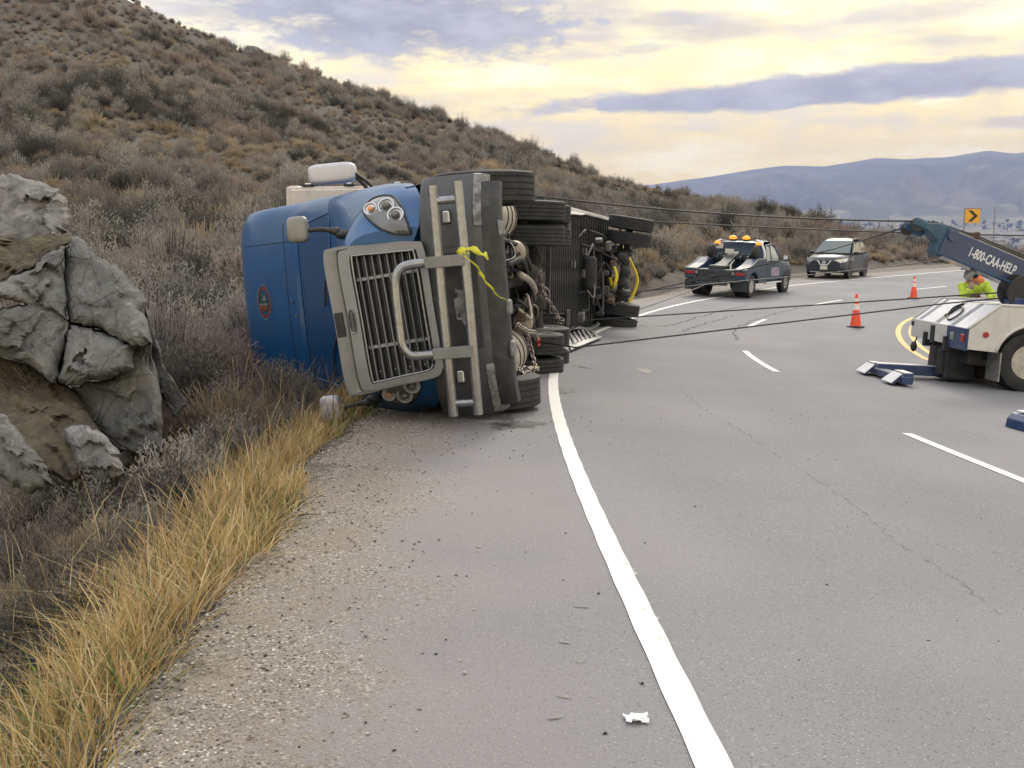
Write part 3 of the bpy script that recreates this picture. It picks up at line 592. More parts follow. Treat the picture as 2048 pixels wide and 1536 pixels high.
# ---- grille: outer surround, frame, bars
def rring(b, outer, inner, x0, x1, dx_in=0.0):               # lofted ring between two closed yz outlines
    o = cr(outer+[outer[0]], 65)[:-1]; i = cr(inner+[inner[0]], 65)[:-1]
    q = [[(x0, p[0], p[1]) for p in o], [(x1, .985*p[0]+.015*c[0], .985*p[1]+.015*c[1]) for p, c in zip(o, i)], [(x1, p[0]+(o_[0]-p[0])*.12, p[1]+(o_[1]-p[1])*.12) for p, o_ in zip(i, o)], [(x1-.01+dx_in, p[0], p[1]) for p in i], [(x0+dx_in, p[0], p[1]) for p in i]]
    b.loft(q, closed=True, cap=False)
def rrect(z0, z1, w0, w1, c):                                 # rounded trapezoid: bottom z0 half-width w0, top z1 half-width w1
    return [(-w0+c, z0), (0, z0), (w0-c, z0), (w0, z0+c), ((w0+w1)/2, (z0+z1)/2), (w1, z1-c), (w1-c, z1), (0, z1), (-w1+c, z1), (-w1, z1-c), (-(w0+w1)/2, (z0+z1)/2), (-w0, z0+c)]
GC = -.12
def sh(p): return [(y+GC, z) for y, z in p]
b = B(); rring(b, sh(rrect(.86, 1.82, .67, .725, .10)), sh(rrect(.90, 1.68, .62, .69, .08)), .95, 1.22); TP('hood_surround', b, M_SILV, smooth=40)
b = B(); rring(b, sh(rrect(.80, 1.645, .655, .685, .09)), sh(rrect(.88, 1.52, .57, .61, .06)), 1.10, 1.34, -.02); gf = TP('grille_frame', b, M_SILV, smooth=40)
b = B(); o = cr(sh(rrect(.90, 1.51, .575, .61, .05))+[sh(rrect(.90, 1.51, .575, .61, .05))[0]], 49)[:-1]; b.prism([(1.20, p[0], p[1]) for p in o], (.02, 0, 0)); TP('grille_mesh', b, M_BLK)
for k in range(8):
    z = .955+k*.0735; w = .575+(.06)*(z-.88)/.64-.005; b = B(); b.box((1.285, GC, z), (.045, 2*w, .018), .006); TP('grille_bar', b, M_SILV, gf)
    b = B(); b.box((1.262, GC, z+.028), (.03, 2*w-.03, .026), .006); TP('grille_slat', b, M_BLK, gf)
for yy in (.26, -.40):
    b = B(); b.box((1.280, yy, 1.20), (.03, .038, .625), .006); TP('grille_strut', b, M_SILV, gf)
b = B(); b.tube([(1.345, p[0], p[1]) for p in o]+[(1.345, *o[0])], .011, 6); TP('grille_trim', b, M_CHROME, gf, smooth=True)
b = B()
for k in range(8):
    for yy in (.50, -.64):
        if k % 2 == 0: b.cyl((1.27, yy, .99+k*.0735), (1.283, yy, .99+k*.0735), .009, n=6)
TP('grille_bolts', b, M_SILV, gf)
# oval badge on the frame top
b = B(); b.torus((1.345, GC, 1.605), (1, 0, 0), .12, .011, 32, 6, (1, 1)); 
me_ = b; me_.v = [(p[0], GC+(p[1]-GC)*1.0, 1.605+(p[2]-1.605)*.30) for p in me_.v]; bd_ = TP('badge', me_, M_CHROME, gf, smooth=True)
b = B(); b.lathe([(0, .112), (.006, .112)], (1.336, GC, 1.605), (1, 0, 0), 28); b.v = [(p[0], p[1], 1.605+(p[2]-1.605)*.30) for p in b.v]; TP('badge_plate', b, M_BLK, bd_)
RX = Matrix(((0, 0, 1, 0), (1, 0, 0, 0), (0, 1, 0, 0), (0, 0, 0, 1)))      # text facing +x, reading along +y
text_mesh('badge_lettering', 'FREIGHTLINER', .036, M_SILV, bd_, Matrix.Translation((1.344, GC, 1.605))@RX, .002, .0, .95)
b = B(); b.box((1.226, GC-.02, 1.765), (.012, .24, .09), .03); TP('hood_latch_recess', b, M_BLK)
RG = Matrix.Translation((0, GC, 1.25))@Matrix.Rotation(math.radians(4.3), 4, 'X')@Matrix.Translation((0, -GC, -1.25))
for o in truck.children:
    if o.name.split('.')[0] in ('hood_surround', 'grille_frame', 'grille_mesh', 'hood_latch_recess'): o.matrix_local = RG
# ---- bumper
def bsec(y):
    a = abs(y)/1.18; x = 1.33-.10*a**2-.42*max(0, a-.62)**1.5*2.6; return x
ys = [-1.19, -1.17, -1.12, -1.0, -.8, -.55, -.25, 0, .25, .55, .8, 1.0, 1.10, 1.15, 1.17]; secs = []
for y in ys:
    x = bsec(y); e = 0 if abs(y) < 1.165 else .05; secs.append([(x-.30, y, .88-e), (x-.06, y, .885-e), (x-.02, y, .84-e), (x, y, .70), (x+.005, y, .52), (x-.015, y, .38), (x-.05, y, .30+e), (x-.14, y, .25+e), (x-.32, y, .24+e)])
b = B(); b.loft(secs, cap=False); bumper = TP('bumper', b, M_BUMP, smooth=40)
secs = []
for y in np.linspace(-1.10, 1.08, 15): x = bsec(y)-.06; secs.append([(x, y, .31), (x-.02, y, .22), (x-.12, y, .13), (x-.30, y, .12), (x-.75, y, .20)])
b = B(); b.loft(secs, cap=False); TP('air_dam', b, M_BLK, bumper, smooth=40)
for sg in (1, -1):
    secs = []
    for y in np.linspace(.66, 1.16, 9): x = bsec(y*sg)+.004; secs.append([(x-.02, sg*y, .36), (x-.05, sg*y, .30), (x-.145, sg*y, .246), (x-.30, sg*y, .236)])
    b = B(); b.loft(secs, cap=False); TP('scuffed_corner', b, M_SCUFF, bumper, smooth=50)
    secs = []
    for y in np.linspace(.48, 1.12, 9): x = bsec(y*sg)+.006; secs.append([(x-.03, sg*y, .84), (x, sg*y, .70), (x+.006, sg*y, .50)])
    b = B(); b.loft(secs, cap=False); TP('bumper_panel', b, M_BUMP, bumper, smooth=50)
    b = B(); b.box((bsec(.75)+.012, sg*.76, .61), (.03, .15, .10), .02); fl = TP('fog_lamp', b, M_BLK, bumper); b = B(); b.box((bsec(.75)+.022, sg*.76, .61), (.03, .12, .075), .02); TP('fog_lens', b, M_LAMP, fl)
secs = []
for y in np.linspace(-.5, .42, 8): x = bsec(y)+.008; secs.append([(x-.02, y, .82), (x, y, .68), (x+.004, y, .50), (x-.02, y, .36)])
b = B(); b.loft(secs, cap=False); TP('bumper_centre', b, M_BLK, bumper, smooth=50)
for z_, yy in ((.16, -.15), (.15, -.55), (.17, .62)):
    b = B(); b.box((1.0, yy, z_-.03), (.30, .16, .05), .02); TP('tow_eye_cover', b, M_SCUFF, bumper)
# number plate remains
b = B(); pl = [(.08, .58), (.06, .50), (.11, .49), (.10, .46), (-.05, .455), (-.20, .43), (-.28, .42), (-.27, .52), (-.22, .54), (-.21, .585), (-.02, .60), (.0, .575)]
b.prism([(1.352, y, z) for y, z in pl], (.01, 0, 0)); lp = TP('number_plate', b, M_SCUFF, bumper)
b = B()
for y, z in ((.02, .57), (-.17, .56)): b.box((1.362, y, z), (.012, .04, .025), .005)
TP('plate_hole', b, M_BLK, lp)
# ---- bull bar
b = B(); b.tube([(1.58, 1.04, .665), (1.585, 0, .67), (1.58, -1.10, .665)], .047, 16); TP('bull_bar_tube', b, M_CHROME, smooth=60)
b = B(); b.tube([(1.58, 1.06, .43), (1.585, 0, .42), (1.58, -1.10, .43)], .047, 16); TP('bull_bar_tube', b, M_CHROME, smooth=60)
for y in (.90, -.98): b = B(); b.cyl((1.58, y, .665), (1.58, y, .43), .036); TP('bull_bar_rung', b, M_CHROME, smooth=60)
for y in (.345, -.50):
    b = B(); b.box((1.605, y, .605), (.13, .105, .37), .006); TP('bull_bar_plate', b, M_PLATE); b = B(); b.box((1.44, y, .56), (.25, .06, .10), .006); TP('bull_bar_mount', b, M_BLK)
b = B(); b.tube(cr([(1.60, .345, .74), (1.66, .345, .90), (1.68, .315, 1.01), (1.69, .22, 1.065), (1.69, .10, 1.075), (1.69, -.08, 1.075), (1.69, -.28, 1.07), (1.69, -.40, 1.06), (1.68, -.485, 1.0), (1.66, -.50, .90), (1.60, -.50, .74)], 60), .043, 14); TP('bull_bar_loop', b, M_CHROME, smooth=60)
# ---- cab, windshield, roof cap
CS = [(-.85, .88, 2.30, 1.21), (-1.15, .88, 2.54, 1.25), (-1.55, .88, 2.88, 1.27), (-1.85, .88, 3.12, 1.27), (-2.10, .88, 3.44, 1.26), (-2.35, .88, 3.82, 1.25), (-2.65, .88, 4.08, 1.24), (-3.1, .88, 4.20, 1.22), (-4.0, .88, 4.22, 1.18)]
def csec(x, zb, zt, w):
    r = min(.30, (zt-zb)*.3); h = [(0, zt+.03), (w*.55, zt+.02), (w-r*.75, zt-.02), (w-r*.25, zt-r*.28), (w, zt-r), (w+.02, (zt+zb)/2), (w, zb)]
    hh = cr(h, 17); return [(x-.10*(abs(p[0])/w)**2*(1 if x > -2.9 else 0), -p[0], p[1]) for p in hh[:0:-1]]+[(x-.10*(abs(p[0])/w)**2*(1 if x > -2.9 else 0), p[0], p[1]) for p in hh]
cs = [csec(*c) for c in CS]; cs = [q.reshape(-1, 3) for q in cr([np.array(q).ravel() for q in cs], 34)]
b = B(); b.loft(cs, cap=False); k = len(b.v); b.v.append((-4.0, 0, 2.4)); nn = len(cs[0]); b.f += [(k, k-nn+j, k-nn+j+1) for j in range(nn-1)]
cab = TP('cab', b, M_BLUE, smooth=40); cv = cab.data
BVC = BVHTree.FromPolygons([v.co for v in cv.vertices], [tuple(p.vertices) for p in cv.polygons])
def onc(y, z, d=.006):
    h = BVC.ray_cast(Vector((3, y, z)), Vector((-1, 0, 0))); return h[0]+h[1].normalized()*(d if h[1].x > 0 else -d)
rows = []
for z in np.linspace(2.40, 2.98, 9):
    w = 1.04-.10*(z-2.4)/.58; rows.append([onc(y, z, .008) for y in np.linspace(-w, w, 25)])
b = B(); b.loft(rows, cap=False); ws = TP('windshield', b, M_GLASSN, smooth=60)
b = B(); b.tube(rows[0]+[r[-1] for r in rows[1:]]+rows[-1][::-1]+[r[0] for r in rows[::-1]], .012, 5); TP('windshield_seal', b, M_BLUE, ws, smooth=True)
for y in (.5, -.35):
    b = B(); b.tube([onc(y, 2.38, .02), onc(y-.25, 2.5, .03), onc(y-.55, 2.56, .03)], .012, 5); TP('wiper', b, M_BLK, ws)
b = B(); rows = [[onc(y, z, .05 if 0 < i < 2 else .01) for y in np.linspace(-1.0, 1.0, 21)] for i, z in enumerate((3.02, 3.05, 3.09, 3.12))]; b.loft(rows, cap=False); TP('sun_visor', b, M_BLUE, cab, smooth=60)
for y, z in ((.02, 3.22), (-.16, 3.18)):  # pale silver boxes added to stand in for two small white glints
    b = B(); b.box(onc(y, z, .01), (.02, .05, .025), .005); TP('roof_glint', b, M_SILV, cab)
# side door glass and door gap on the upper (driver) side
b = B(); b.prism([(-1.55, 1.118, 1.95), (-2.55, 1.118, 1.95), (-2.5, 1.112, 2.62), (-1.95, 1.112, 2.62)], (0, .012, 0)); TP('door_window', b, M_GLASSN, cab)
b = B(); b.tube([(-1.3, 1.125, .95), (-1.3, 1.135, 1.9), (-1.9, 1.125, 2.75), (-2.62, 1.125, 2.75), (-2.62, 1.135, .95)], .008, 5); TP('door_gap', b, M_BLK, cab)
for yy in (.78, -.78):
    b = B(); b.tube([onc(yy, z, .002) for z in np.linspace(3.15, 4.02, 12)], .005, 4); TP('roof_cap_seam', b, M_BLK, cab)
b = B(); b.tube([onc(y, 3.30, .002) for y in np.linspace(-1.02, 1.02, 24)], .005, 4); TP('roof_cap_seam', b, M_BLK, cab)
# round company emblem on the roof cap
EY, EZ = .04, 3.72
def emb(name, poly, m, d):
    b = B(); vv = [onc(EY+y, EZ+z, d) for y, z in poly]; b.add(vv, [tuple(range(len(vv)))]); return TP(name, b, m, cab)
def embring(name, r0, r1, m, d):
    b = B(); n = 40; R = [[onc(EY+r*math.cos(2*math.pi*k/n), EZ+r*.52*math.sin(2*math.pi*k/n), d) for k in range(n+1)] for r in (r0, r1)]; b.loft(R, cap=False); return TP(name, b, m, cab)
M_EMR = mat('emblem_red', (.16, .035, .04), .5); M_EMO = mat('emblem_orange', (.18, .06, .03), .5); M_EMG = mat('emblem_teal', (.01, .06, .065), .5); M_EMW = mat('emblem_grey', (.16, .18, .24), .5)
eo = embring('emblem', .218, .232, M_EMW, .008); embring('emblem_ring', .165, .205, M_EMR, .008)
emb('emblem_field', [(.13*math.cos(a), .068*math.sin(a)) for a in np.linspace(0, 2*math.pi, 20)[:-1]], M_EMG, .008)
emb('emblem_stripe', [(-.04, -.075), (-.02, -.075), (-.02, .075), (-.04, .08)], M_EMW, .012); emb('emblem_hill', [(-.045, -.07), (-.045, .07), (-.09, .075), (-.09, -.07)], M_EMO, .012); emb('emblem_line', [(-.10, -.065), (-.10, .065), (-.112, .06), (-.112, -.06)], M_EMR, .012)
emb('emblem_peak', [(.10, -.02), (.02, -.05), (.02, .03)], M_EMW, .012)
# ---- mirrors
def mirror_arm(pts, r): b = B(); b.tube(pts, r, 8); return b
M_MIR = mat('mirror_shell', (.25, .25, .235), .45, var=.1, vs_=8, coat=.2); M_MIRW = mat('mirror_shell_light', (.56, .56, .60), .35, .2, var=.06, vs_=5)
def rbox(c, d, p=4.0, n=24, m=14):                           # super-ellipsoid shell
    b = B(); v = []; f = []
    def se(w, e): return math.copysign(abs(w)**e, w)
    e = 2/p
    for i in range(m+1):
        t = -math.pi/2+math.pi*i/m
        for k in range(n): u = 2*math.pi*k/n; v.append((c[0]+d[0]/2*se(math.cos(t), e)*se(math.cos(u), e), c[1]+d[1]/2*se(math.cos(t), e)*se(math.sin(u), e), c[2]+d[2]/2*se(math.sin(t), e)))
    for i in range(m):
        for k in range(n): f.append((i*n+k, i*n+(k+1) % n, (i+1)*n+(k+1) % n, (i+1)*n+k))
    return b.add(v, f)
for (y, ya, sg, zs) in ((.80, .74, 1, 2.27), (-1.06, -1.02, -1, 2.12)):
    t_ = TP('hood_mirror', rbox((.62, y, zs), (.14, .27, .22), 4), M_MIR if sg > 0 else M_MIRW, smooth=True)
    b = B(); b.tube(cr([(.62, y-.02, zs-.08), (.64, y-.02*sg, zs-.25), (.62, ya, zs-.42)], 10), [.022]*6+[.025, .03, .04, .05], 8); TP('mirror_arm', b, M_BLK, t_, smooth=True)
    b = B(); b.ell((.62, ya-.03*sg, zs-.47), (.07, .05, .09), 12, 8); TP('mirror_base', b, M_BLK, t_, smooth=True)
    b = B(); b.box((.548, y, zs), (.012, .22, .18), .01); TP('mirror_glass', b, M_GLASSN, t_)
dm = TP('door_mirror', rbox((-1.25, 1.50, 2.36), (.26, .24, .56), 5), M_MIRW, smooth=True)
for dz_ in (-.02, .05):
    b = B(); b.tube(cr([(-1.25, 1.46+dz_*.5, 2.10), (-1.28, 1.36, 2.0-dz_), (-1.40, 1.14, 1.86-dz_)], 8), .022, 8); TP('mirror_arm', b, M_BLK, dm, smooth=True)
b = B(); b.box((-1.385, 1.50, 2.36), (.012, .19, .50), .01); TP('mirror_glass', b, M_GLASSN, dm)
# ---- wheels and running gear
for sg in (1, -1): wheel(truck, 'front_wheel', (0, sg*1.07, .46-.06*sg), .535, .34, outer=sg, hubdeep=-.10, tz=-.05)
b = B()
for k in range(4):
    a = k*.22-.33; b.ell((math.sin(a)*.3, 1.25, .42+math.cos(a)*.1), (.03, .02, .02), 8, 6)
TP('hub_nuts', b, M_RIM)
AX = -.10
for x in (-3.75, -5.02):
    for sg in (1, -1):
        wheel(truck, 'drive_wheel', (x, sg*1.08-.12, .52+AX-.10*sg), .52, .285, outer=sg, hubdeep=.05, tz=-.10); wheel(truck, 'drive_wheel', (x, sg*.745-.12, .52+AX-.07*sg), .52, .285, outer=-sg, hubdeep=.05, tz=-.10)
    b = B(); b.tube([(x, -1.0, .52+AX), (x, -.35, .54+AX), (x, 0, .56+AX), (x, .35, .54+AX), (x, 1.0, .52+AX)], [.075, .085, .20, .085, .075], 14); b.ell((x+.12, 0, .55+AX), (.24, .20, .20), 16, 10); TP('axle_housing', b, M_CHASSIS, smooth=40)
b = B(); b.tube([(0, -1.0, .50), (.02, -.6, .38), (.02, 0, .34), (.02, .6, .38), (0, 1.0, .50)], [.06, .06, .065, .06, .06], 10); TP('front_axle', b, M_CHASSIS, smooth=40)
for sg in (1, -1):
    b = B(); b.box((-2.3, sg*.43, .88), (6.9, .09, .26), .01); TP('frame_rail', b, M_CHASSIS)
    b = B(); b.tube(cr([(.95, sg*.45, .62), (.5, sg*.45, .50), (0, sg*.45, .44), (-.5, sg*.45, .50), (-.95, sg*.45, .62)], 14), .04, 6); TP('leaf_spring', b, M_CHASSIS)
    # fuel tank with straps
    b = B(); b.lathe([(0, .18), (.02, .29), (.05, .315), (1.35, .315), (1.38, .29), (1.40, .18)], (-2.55, sg*.86, .66), (1, 0, 0), 28); tk = TP('fuel_tank', b, M_TANK, smooth=35)
    for x in (-2.38, -1.98, -1.55): b = B(); b.lathe([(0, .325), (.05, .325)], (x, sg*.86, .66), (1, 0, 0), 28); TP('tank_strap', b, M_BLK, tk, smooth=35)
    b = B(); b.box((-1.9, sg*1.15, .52), (1.6, .05, .30), .02); TP('cab_step', b, M_SCUFF)
    b = B(); b.tube(cr([(.62, sg*1.02, 1.0), (.45, sg*1.02, 1.14), (0, sg*1.02, 1.19), (-.45, sg*1.02, 1.14), (-.66, sg*1.02, .9)], 14), .16, 4, False); TP('wheel_arch_liner', b, M_BLK)
for x in (.9, -.9, -1.9, -2.9, -4.4, -5.6): b = B(); b.box((x, 0, .90), (.10, .80, .20), .01); TP('cross_member', b, M_CHASSIS)
b = B(); b.box((.25, 0, .78), (1.2, .50, .55), .05, taper=(.0, .12)); b.box((.2, 0, .44), (.85, .36, .16), .05); TP('engine', b, M_CHASSIS)
b = B(); b.tube([(-.5, 0, .78), (-.8, 0, .74), (-1.1, 0, .70), (-1.5, 0, .66)], [.36, .33, .25, .16], 18); TP('gearbox', b, M_CHASSIS, smooth=40)
b = B(); b.cyl((-1.5, 0, .62), (-3.6, 0, .48), .065); b.cyl((-1.55, 0, .62), (-1.7, 0, .61), .11); b.cyl((-3.4, 0, .5), (-3.6, 0, .48), .11); TP('drive_shaft', b, M_CHASSIS, smooth=40)
# exhaust canister and brake chambers with clamps
for (c, r, ln, m) in (((-2.9, .40, .42), .155, .55, M_TANK), ((-3.0, -.52, .40), .135, .5, M_TANK), ((-3.25, .12, .30), .11, .3, M_CHASSIS), ((-4.3, .3, .34), .12, .32, M_CHASSIS), ((-4.35, -.35, .34), .12, .32, M_CHASSIS)):
    b = B(); b.lathe([(0, r*.5), (.03, r*.9), (.06, r), (ln-.06, r), (ln-.03, r*.9), (ln, r*.5)], c, (1, 0, 0), 20); q = TP('air_canister', b, m, smooth=35)
    for k in (.25, .5, .75): b = B(); b.lathe([(0, r*1.06), (.03, r*1.06)], (c[0]+ln*k, c[1], c[2]), (1, 0, 0), 20); TP('clamp_band', b, M_RUST if k == .75 else M_BLK, q, smooth=35)
for pts, r in (([(-1.6, .25, .42), (-2.2, .30, .30), (-2.9, .1, .32), (-3.3, -.15, .34), (-3.6, -.35, .42)], .035), ([(-1.8, .4, .5), (-2.6, .34, .3), (-3.2, .0, .28), (-3.5, -.3, .33)], .028), ([(-2.2, -.2, .4), (-2.8, -.35, .3), (-3.3, -.2, .34)], .022), ([(-.6, .5, .5), (-1.3, .55, .42), (-2.2, .5, .36)], .03)):
    b = B(); b.tube(cr(pts, 24), r, 8); TP('hose', b, M_CHASSIS, smooth=True)
b = B(); b.tube(cr([(-2.3, .12, .36), (-2.7, .02, .28), (-3.2, -.12, .27), (-3.6, -.2, .36)], 20), .045, 10); TP('exhaust_pipe', b, M_TANK, smooth=True)
b = B(); b.box((-4.7, 0, 1.14), (1.1, .9, .08), .02); TP('fifth_wheel', b, M_CHASSIS)
for x in (-4.38,):
    for sg in (1, -1): b = B(); b.box((x, sg*.55, .62), (1.5, .08, .10), .02); b.ell((x-.64, sg*.55, .68), (.13, .13, .14), 12, 8); b.ell((x+.64, sg*.55, .68), (.13, .13, .14), 12, 8); TP('suspension_arm', b, M_CHASSIS, smooth=40)
for sg in (1, -1): b = B(); b.box((-5.75, sg*.95, .62), (.02, .60, .75), .0); TP('mud_flap', b, M_BLK)
# clutter of brackets, lines and brake parts along the underside
rk = random.Random(12)
for i in range(26):
    x, y, z = rk.uniform(-5.2, -.9), rk.uniform(-.55, .55), rk.uniform(.30, .62)
    if i % 2: b = B(); b.box((x, y, z), (rk.uniform(.06, .25), rk.uniform(.05, .18), rk.uniform(.05, .14)), .012, R=Matrix.Rotation(rk.uniform(-.5, .5), 3, 'X')); TP('bracket', b, (M_CHASSIS, M_RUST, M_GREYB)[i % 3])
    else: b = B(); b.tube(cr([(x, y, z), (x-.3, y+rk.uniform(-.3, .3), z-rk.uniform(.05, .15)), (x-.6, y+rk.uniform(-.4, .4), z-.05), (x-.9, y+rk.uniform(-.3, .3), z+.1)], 16), rk.uniform(.012, .026), 6); TP('hose', b, (M_BLK, M_TANK, M_CHASSIS)[i % 3], smooth=True)
# yellow tape tied to the bull bar
b = B(); pts = cr([(1.66, .40, .45), (1.66, .33, .36), (1.60, .24, .30), (1.58, .16, .27), (1.52, .06, .21), (1.46, -.02, .165), (1.44, -.05, .10)], 26); L_ = []; R_l = []
for i, p in enumerate(pts):
    w = .022+.012*math.sin(i*1.3); tw = .6*math.sin(i*.55); p = Vector(p); d = Vector((math.sin(tw)*.6, .5*math.cos(tw), .8*math.cos(tw))).normalized(); L_.append(p-d*w); R_l.append(p+d*w)
b.loft([L_, R_l], cap=False)
pts = cr([(1.64, .40, .48), (1.68, .44, .40), (1.66, .42, .30), (1.62, .37, .24), (1.58, .36, .21)], 12); b.loft([[Vector(p)-Vector((0, .026+.016*math.sin(i*1.4), .006)) for i, p in enumerate(pts)], [Vector(p)+Vector((0, .026+.016*math.sin(i*1.4), .006)) for i, p in enumerate(pts)]], cap=False)
b.torus((1.58, .40, .43), (0, 1, 0), .050, .008, 18, 6, (1, 1))
tape = b.out('caution_tape', M_YTAPE, None, smooth=True, label='yellow caution tape knotted on the bull bar of the overturned truck', cat='tape'); tape.matrix_world = MT
q = tape.modifiers.new('s', 'SOLIDIFY'); q.thickness = .003
# ================================================================ overturned trailer
YAWT, ROLT = math.radians(15), math.radians(90)
MR = roll_frame((0, 0, 0), YAWT, ROLT); MR = Matrix.Translation((2.95, 24.5, .91))@MR@Matrix.Rotation(math.radians(1.6), 4, 'Z')
trailer = empty('overturned_box_trailer', MR, 'white box trailer lying on its side behind the blue tractor, ribbed black underside', 'trailer')
def RP(name, b, m, par=None, **k): return b.out(name, m, par or trailer, **k)
XF, XR_, ZB, ZT_, HW = 9.3, -1.3, 1.16, 4.02, 1.25
b = B(); b.box(((XF+XR_)/2, 0, (ZB+ZT_)/2), (XF-XR_, 2*HW, ZT_-ZB), .03); RP('trailer_box', b, M_WHITEP)
for sg in (1, -1):
    b = B(); b.box(((XF+XR_)/2, sg*(HW+.004), ZB-.045), (XF-XR_, .07, .20), .01); RP('side_rail', b, M_WHITEP)
    b = B(); b.box(((XF+XR_)/2, sg*(HW+.005), ZT_-.08), (XF-XR_+.02, .05, .16), .02); RP('top_rail', b, M_CREAM)
b = B(); b.box((XF+.03, 0, (ZB+ZT_)/2), (.06, 2*HW+.02, ZT_-ZB+.02), .02); RP('front_wall', b, M_CREAM)
for z_, w in ((ZT_-.35, .20), (ZT_-1.0, .16), (ZT_-1.75, .2)): b = B(); b.box((XF-.02, HW+.03, z_), (.18, .05, w), .015); RP('corner_fitting', b, M_CHASSIS); b = B(); b.box((XF+.02, HW+.045, z_), (.10, .03, w*.5), .01); RP('latch', b, M_WHITEP)
b = B(); b.box((XF+.07, HW-.16, (ZB+ZT_)/2), (.05, .26, ZT_-ZB-.15), .02); RP('corner_post', b, M_CREAM)
cmb_ = B(); cmb_.box((0, 0, 0), (.055, 2*HW-.06, .11)); cme = cmb_.mesh('cross_member'); cme.materials.append(M_CHASSIS)
b = B(); b.box(((XF+XR_)/2, 0, ZB-.005), (XF-XR_-.02, 2*HW-.02, .02)); RP('floor', b, M_BLK)
x = XR_+.15
while x < XF-.1:
    o = bpy.data.objects.new('cross_member', cme); COL.objects.link(o); o.parent = trailer; o.location = (x, 0, ZB-.065); x += .16 if x > 2.2 else .28
b = B(); b.box((8.2, 0, ZB-.13), (1.4, 1.0, .03), .005); RP('coupler_plate', b, M_CHASSIS); b = B(); b.cyl((8.3, 0, ZB-.14), (8.3, 0, ZB-.24), .045); RP('kingpin', b, M_CHASSIS)
b = B(); b.box((.1, .50, .92), (2.4, .09, .22), .01); b.box((.1, -.50, .92), (2.4, .09, .22), .01); b.box((.75, 0, .92), (.08, .95, .16), .01); b.box((-.6, 0, .92), (.08, .95, .16), .01); RP('bogie_frame', b, M_CHASSIS)
M_BG = Matrix.Rotation(math.radians(-4), 4, 'X')
for xx in (.0,):
    for sg in (1, -1):
        for yy, od in ((1.10, 1), (.77, -1)):
            wheel(trailer, 'trailer_wheel', (xx, sg*yy, .50-.15*sg*yy), .505, .285, outer=sg*od, hubdeep=.05, tz=-.15)
    b = B(); b.cyl((xx, -1.1, .665), (xx, 1.1, .335), .07); b.lathe([(0, .13), (.05, .2), (.15, .2), (.2, .13)], (xx, .35, .5), (0, 1, 0), 18); b.lathe([(0, .13), (.05, .2), (.15, .2), (.2, .13)], (xx, -.55, .5), (0, 1, 0), 18); RP('axle', b, M_CHASSIS, smooth=40)
    for sg in (1, -1): b = B(); b.tube(cr([(xx+.6, sg*.5, .78), (xx+.3, sg*.5, .66), (xx, sg*.5, .60), (xx-.3, sg*.5, .66), (xx-.6, sg*.5, .78)], 10), .045, 6); RP('leaf_spring', b, M_CHASSIS)
for y, z in ((.35, .42), (-.2, .40), (.05, .36)): b = B(); b.lathe([(0, .06), (.04, .11), (.22, .11), (.26, .06)], (.35, y, z), (1, 0, 0), 16); RP('brake_chamber', b, M_CHASSIS, smooth=35)
for pts in ([(2.2, .6, 1.02), (1.4, .5, .85), (.5, .3, .6), (.1, .1, .4)], [(2.4, -.4, 1.0), (1.3, -.3, .8), (.6, -.4, .55)], [(1.5, .9, 1.0), (.8, .8, .8), (.1, .6, .8)]): b = B(); b.tube(cr(pts, 16), .022, 6); RP('air_hose', b, M_CHASSIS, smooth=True)
b = B(); b.lathe([(0, .1), (.05, .15), (.65, .15), (.70, .1)], (2.0, -.35, .86), (0, 1, 0), 18); RP('air_tank', b, M_CHASSIS, smooth=35)
for sg in (1, -1): b = B(); b.box((6.6, sg*.72, .74), (.14, .14, .80), .01); b.box((6.6, sg*.72, .33), (.26, .26, .04), .01); b.tube([(6.6, sg*.72, .5), (6.0, sg*.5, 1.05)], .03, 6); RP('landing_leg', b, M_CHASSIS)
b = B(); b.box((6.6, 0, .66), (.06, 1.4, .06)); RP('landing_leg_brace', b, M_CHASSIS)
b = B(); b.box((XR_-.02, 0, .62), (.10, 2.2, .10), .01); b.box((XR_+.02, .6, .88), (.08, .10, .5), .01); b.box((XR_+.02, -.6, .88), (.08, .10, .5), .01); RP('underride_guard', b, M_CHASSIS)
for p in ((3.1, .18, 1.0), (2.0, .45, 1.0)): b = B(); b.box(p, (.02, .16, .02)); b.box((p[0], p[1], p[2]-.06), (.10, .14, .012)); RP('data_plate', b, M_SCUFF)
rk = random.Random(21)
for i in range(30):
    x, y, z = rk.uniform(-.9, 3.2), rk.uniform(-.9, .9), rk.uniform(.55, 1.0)
    if i % 2: b = B(); b.box((x, y, z), (rk.uniform(.06, .3), rk.uniform(.05, .2), rk.uniform(.05, .16)), .012, R=Matrix.Rotation(rk.uniform(-.5, .5), 3, 'Z')); RP('bracket', b, (M_CHASSIS, M_GREYB, M_RUST)[i % 3])
    else: b = B(); b.tube(cr([(x, y, z), (x-.3, y+rk.uniform(-.3, .3), z-.08), (x-.7, y+rk.uniform(-.5, .5), z), (x-.9, y+rk.uniform(-.3, .3), z+.05)], 14), rk.uniform(.012, .03), 6); RP('air_hose', b, (M_GREYB, M_CHASSIS, M_BLK)[i % 3], smooth=True)
# bent white side skirt hanging at the upper edge
sk = []
for k in range(15):
    u = k/14; x = 9.1-7.2*u; d = .62*(1-u)**.8+.02+.012*math.sin(k*2.1); sk.append([(x, HW+.03, ZB+.02), (x, HW-.01+.015*math.sin(k), ZB-.12), (x, HW-.03-d*.42, ZB-.16-d*.55)])
b = B(); b.loft(sk, cap=False); skirt = RP('side_skirt', b, M_WHITEP, smooth=40); q = skirt.modifiers.new('s', 'SOLIDIFY'); q.thickness = .012
b = B(); b.box((7.9, HW-.12, ZB-.28), (.30, .20, .02), .004, R=Matrix.Rotation(.5, 3, 'Y')); RP('skirt_bracket', b, M_WHITEP)
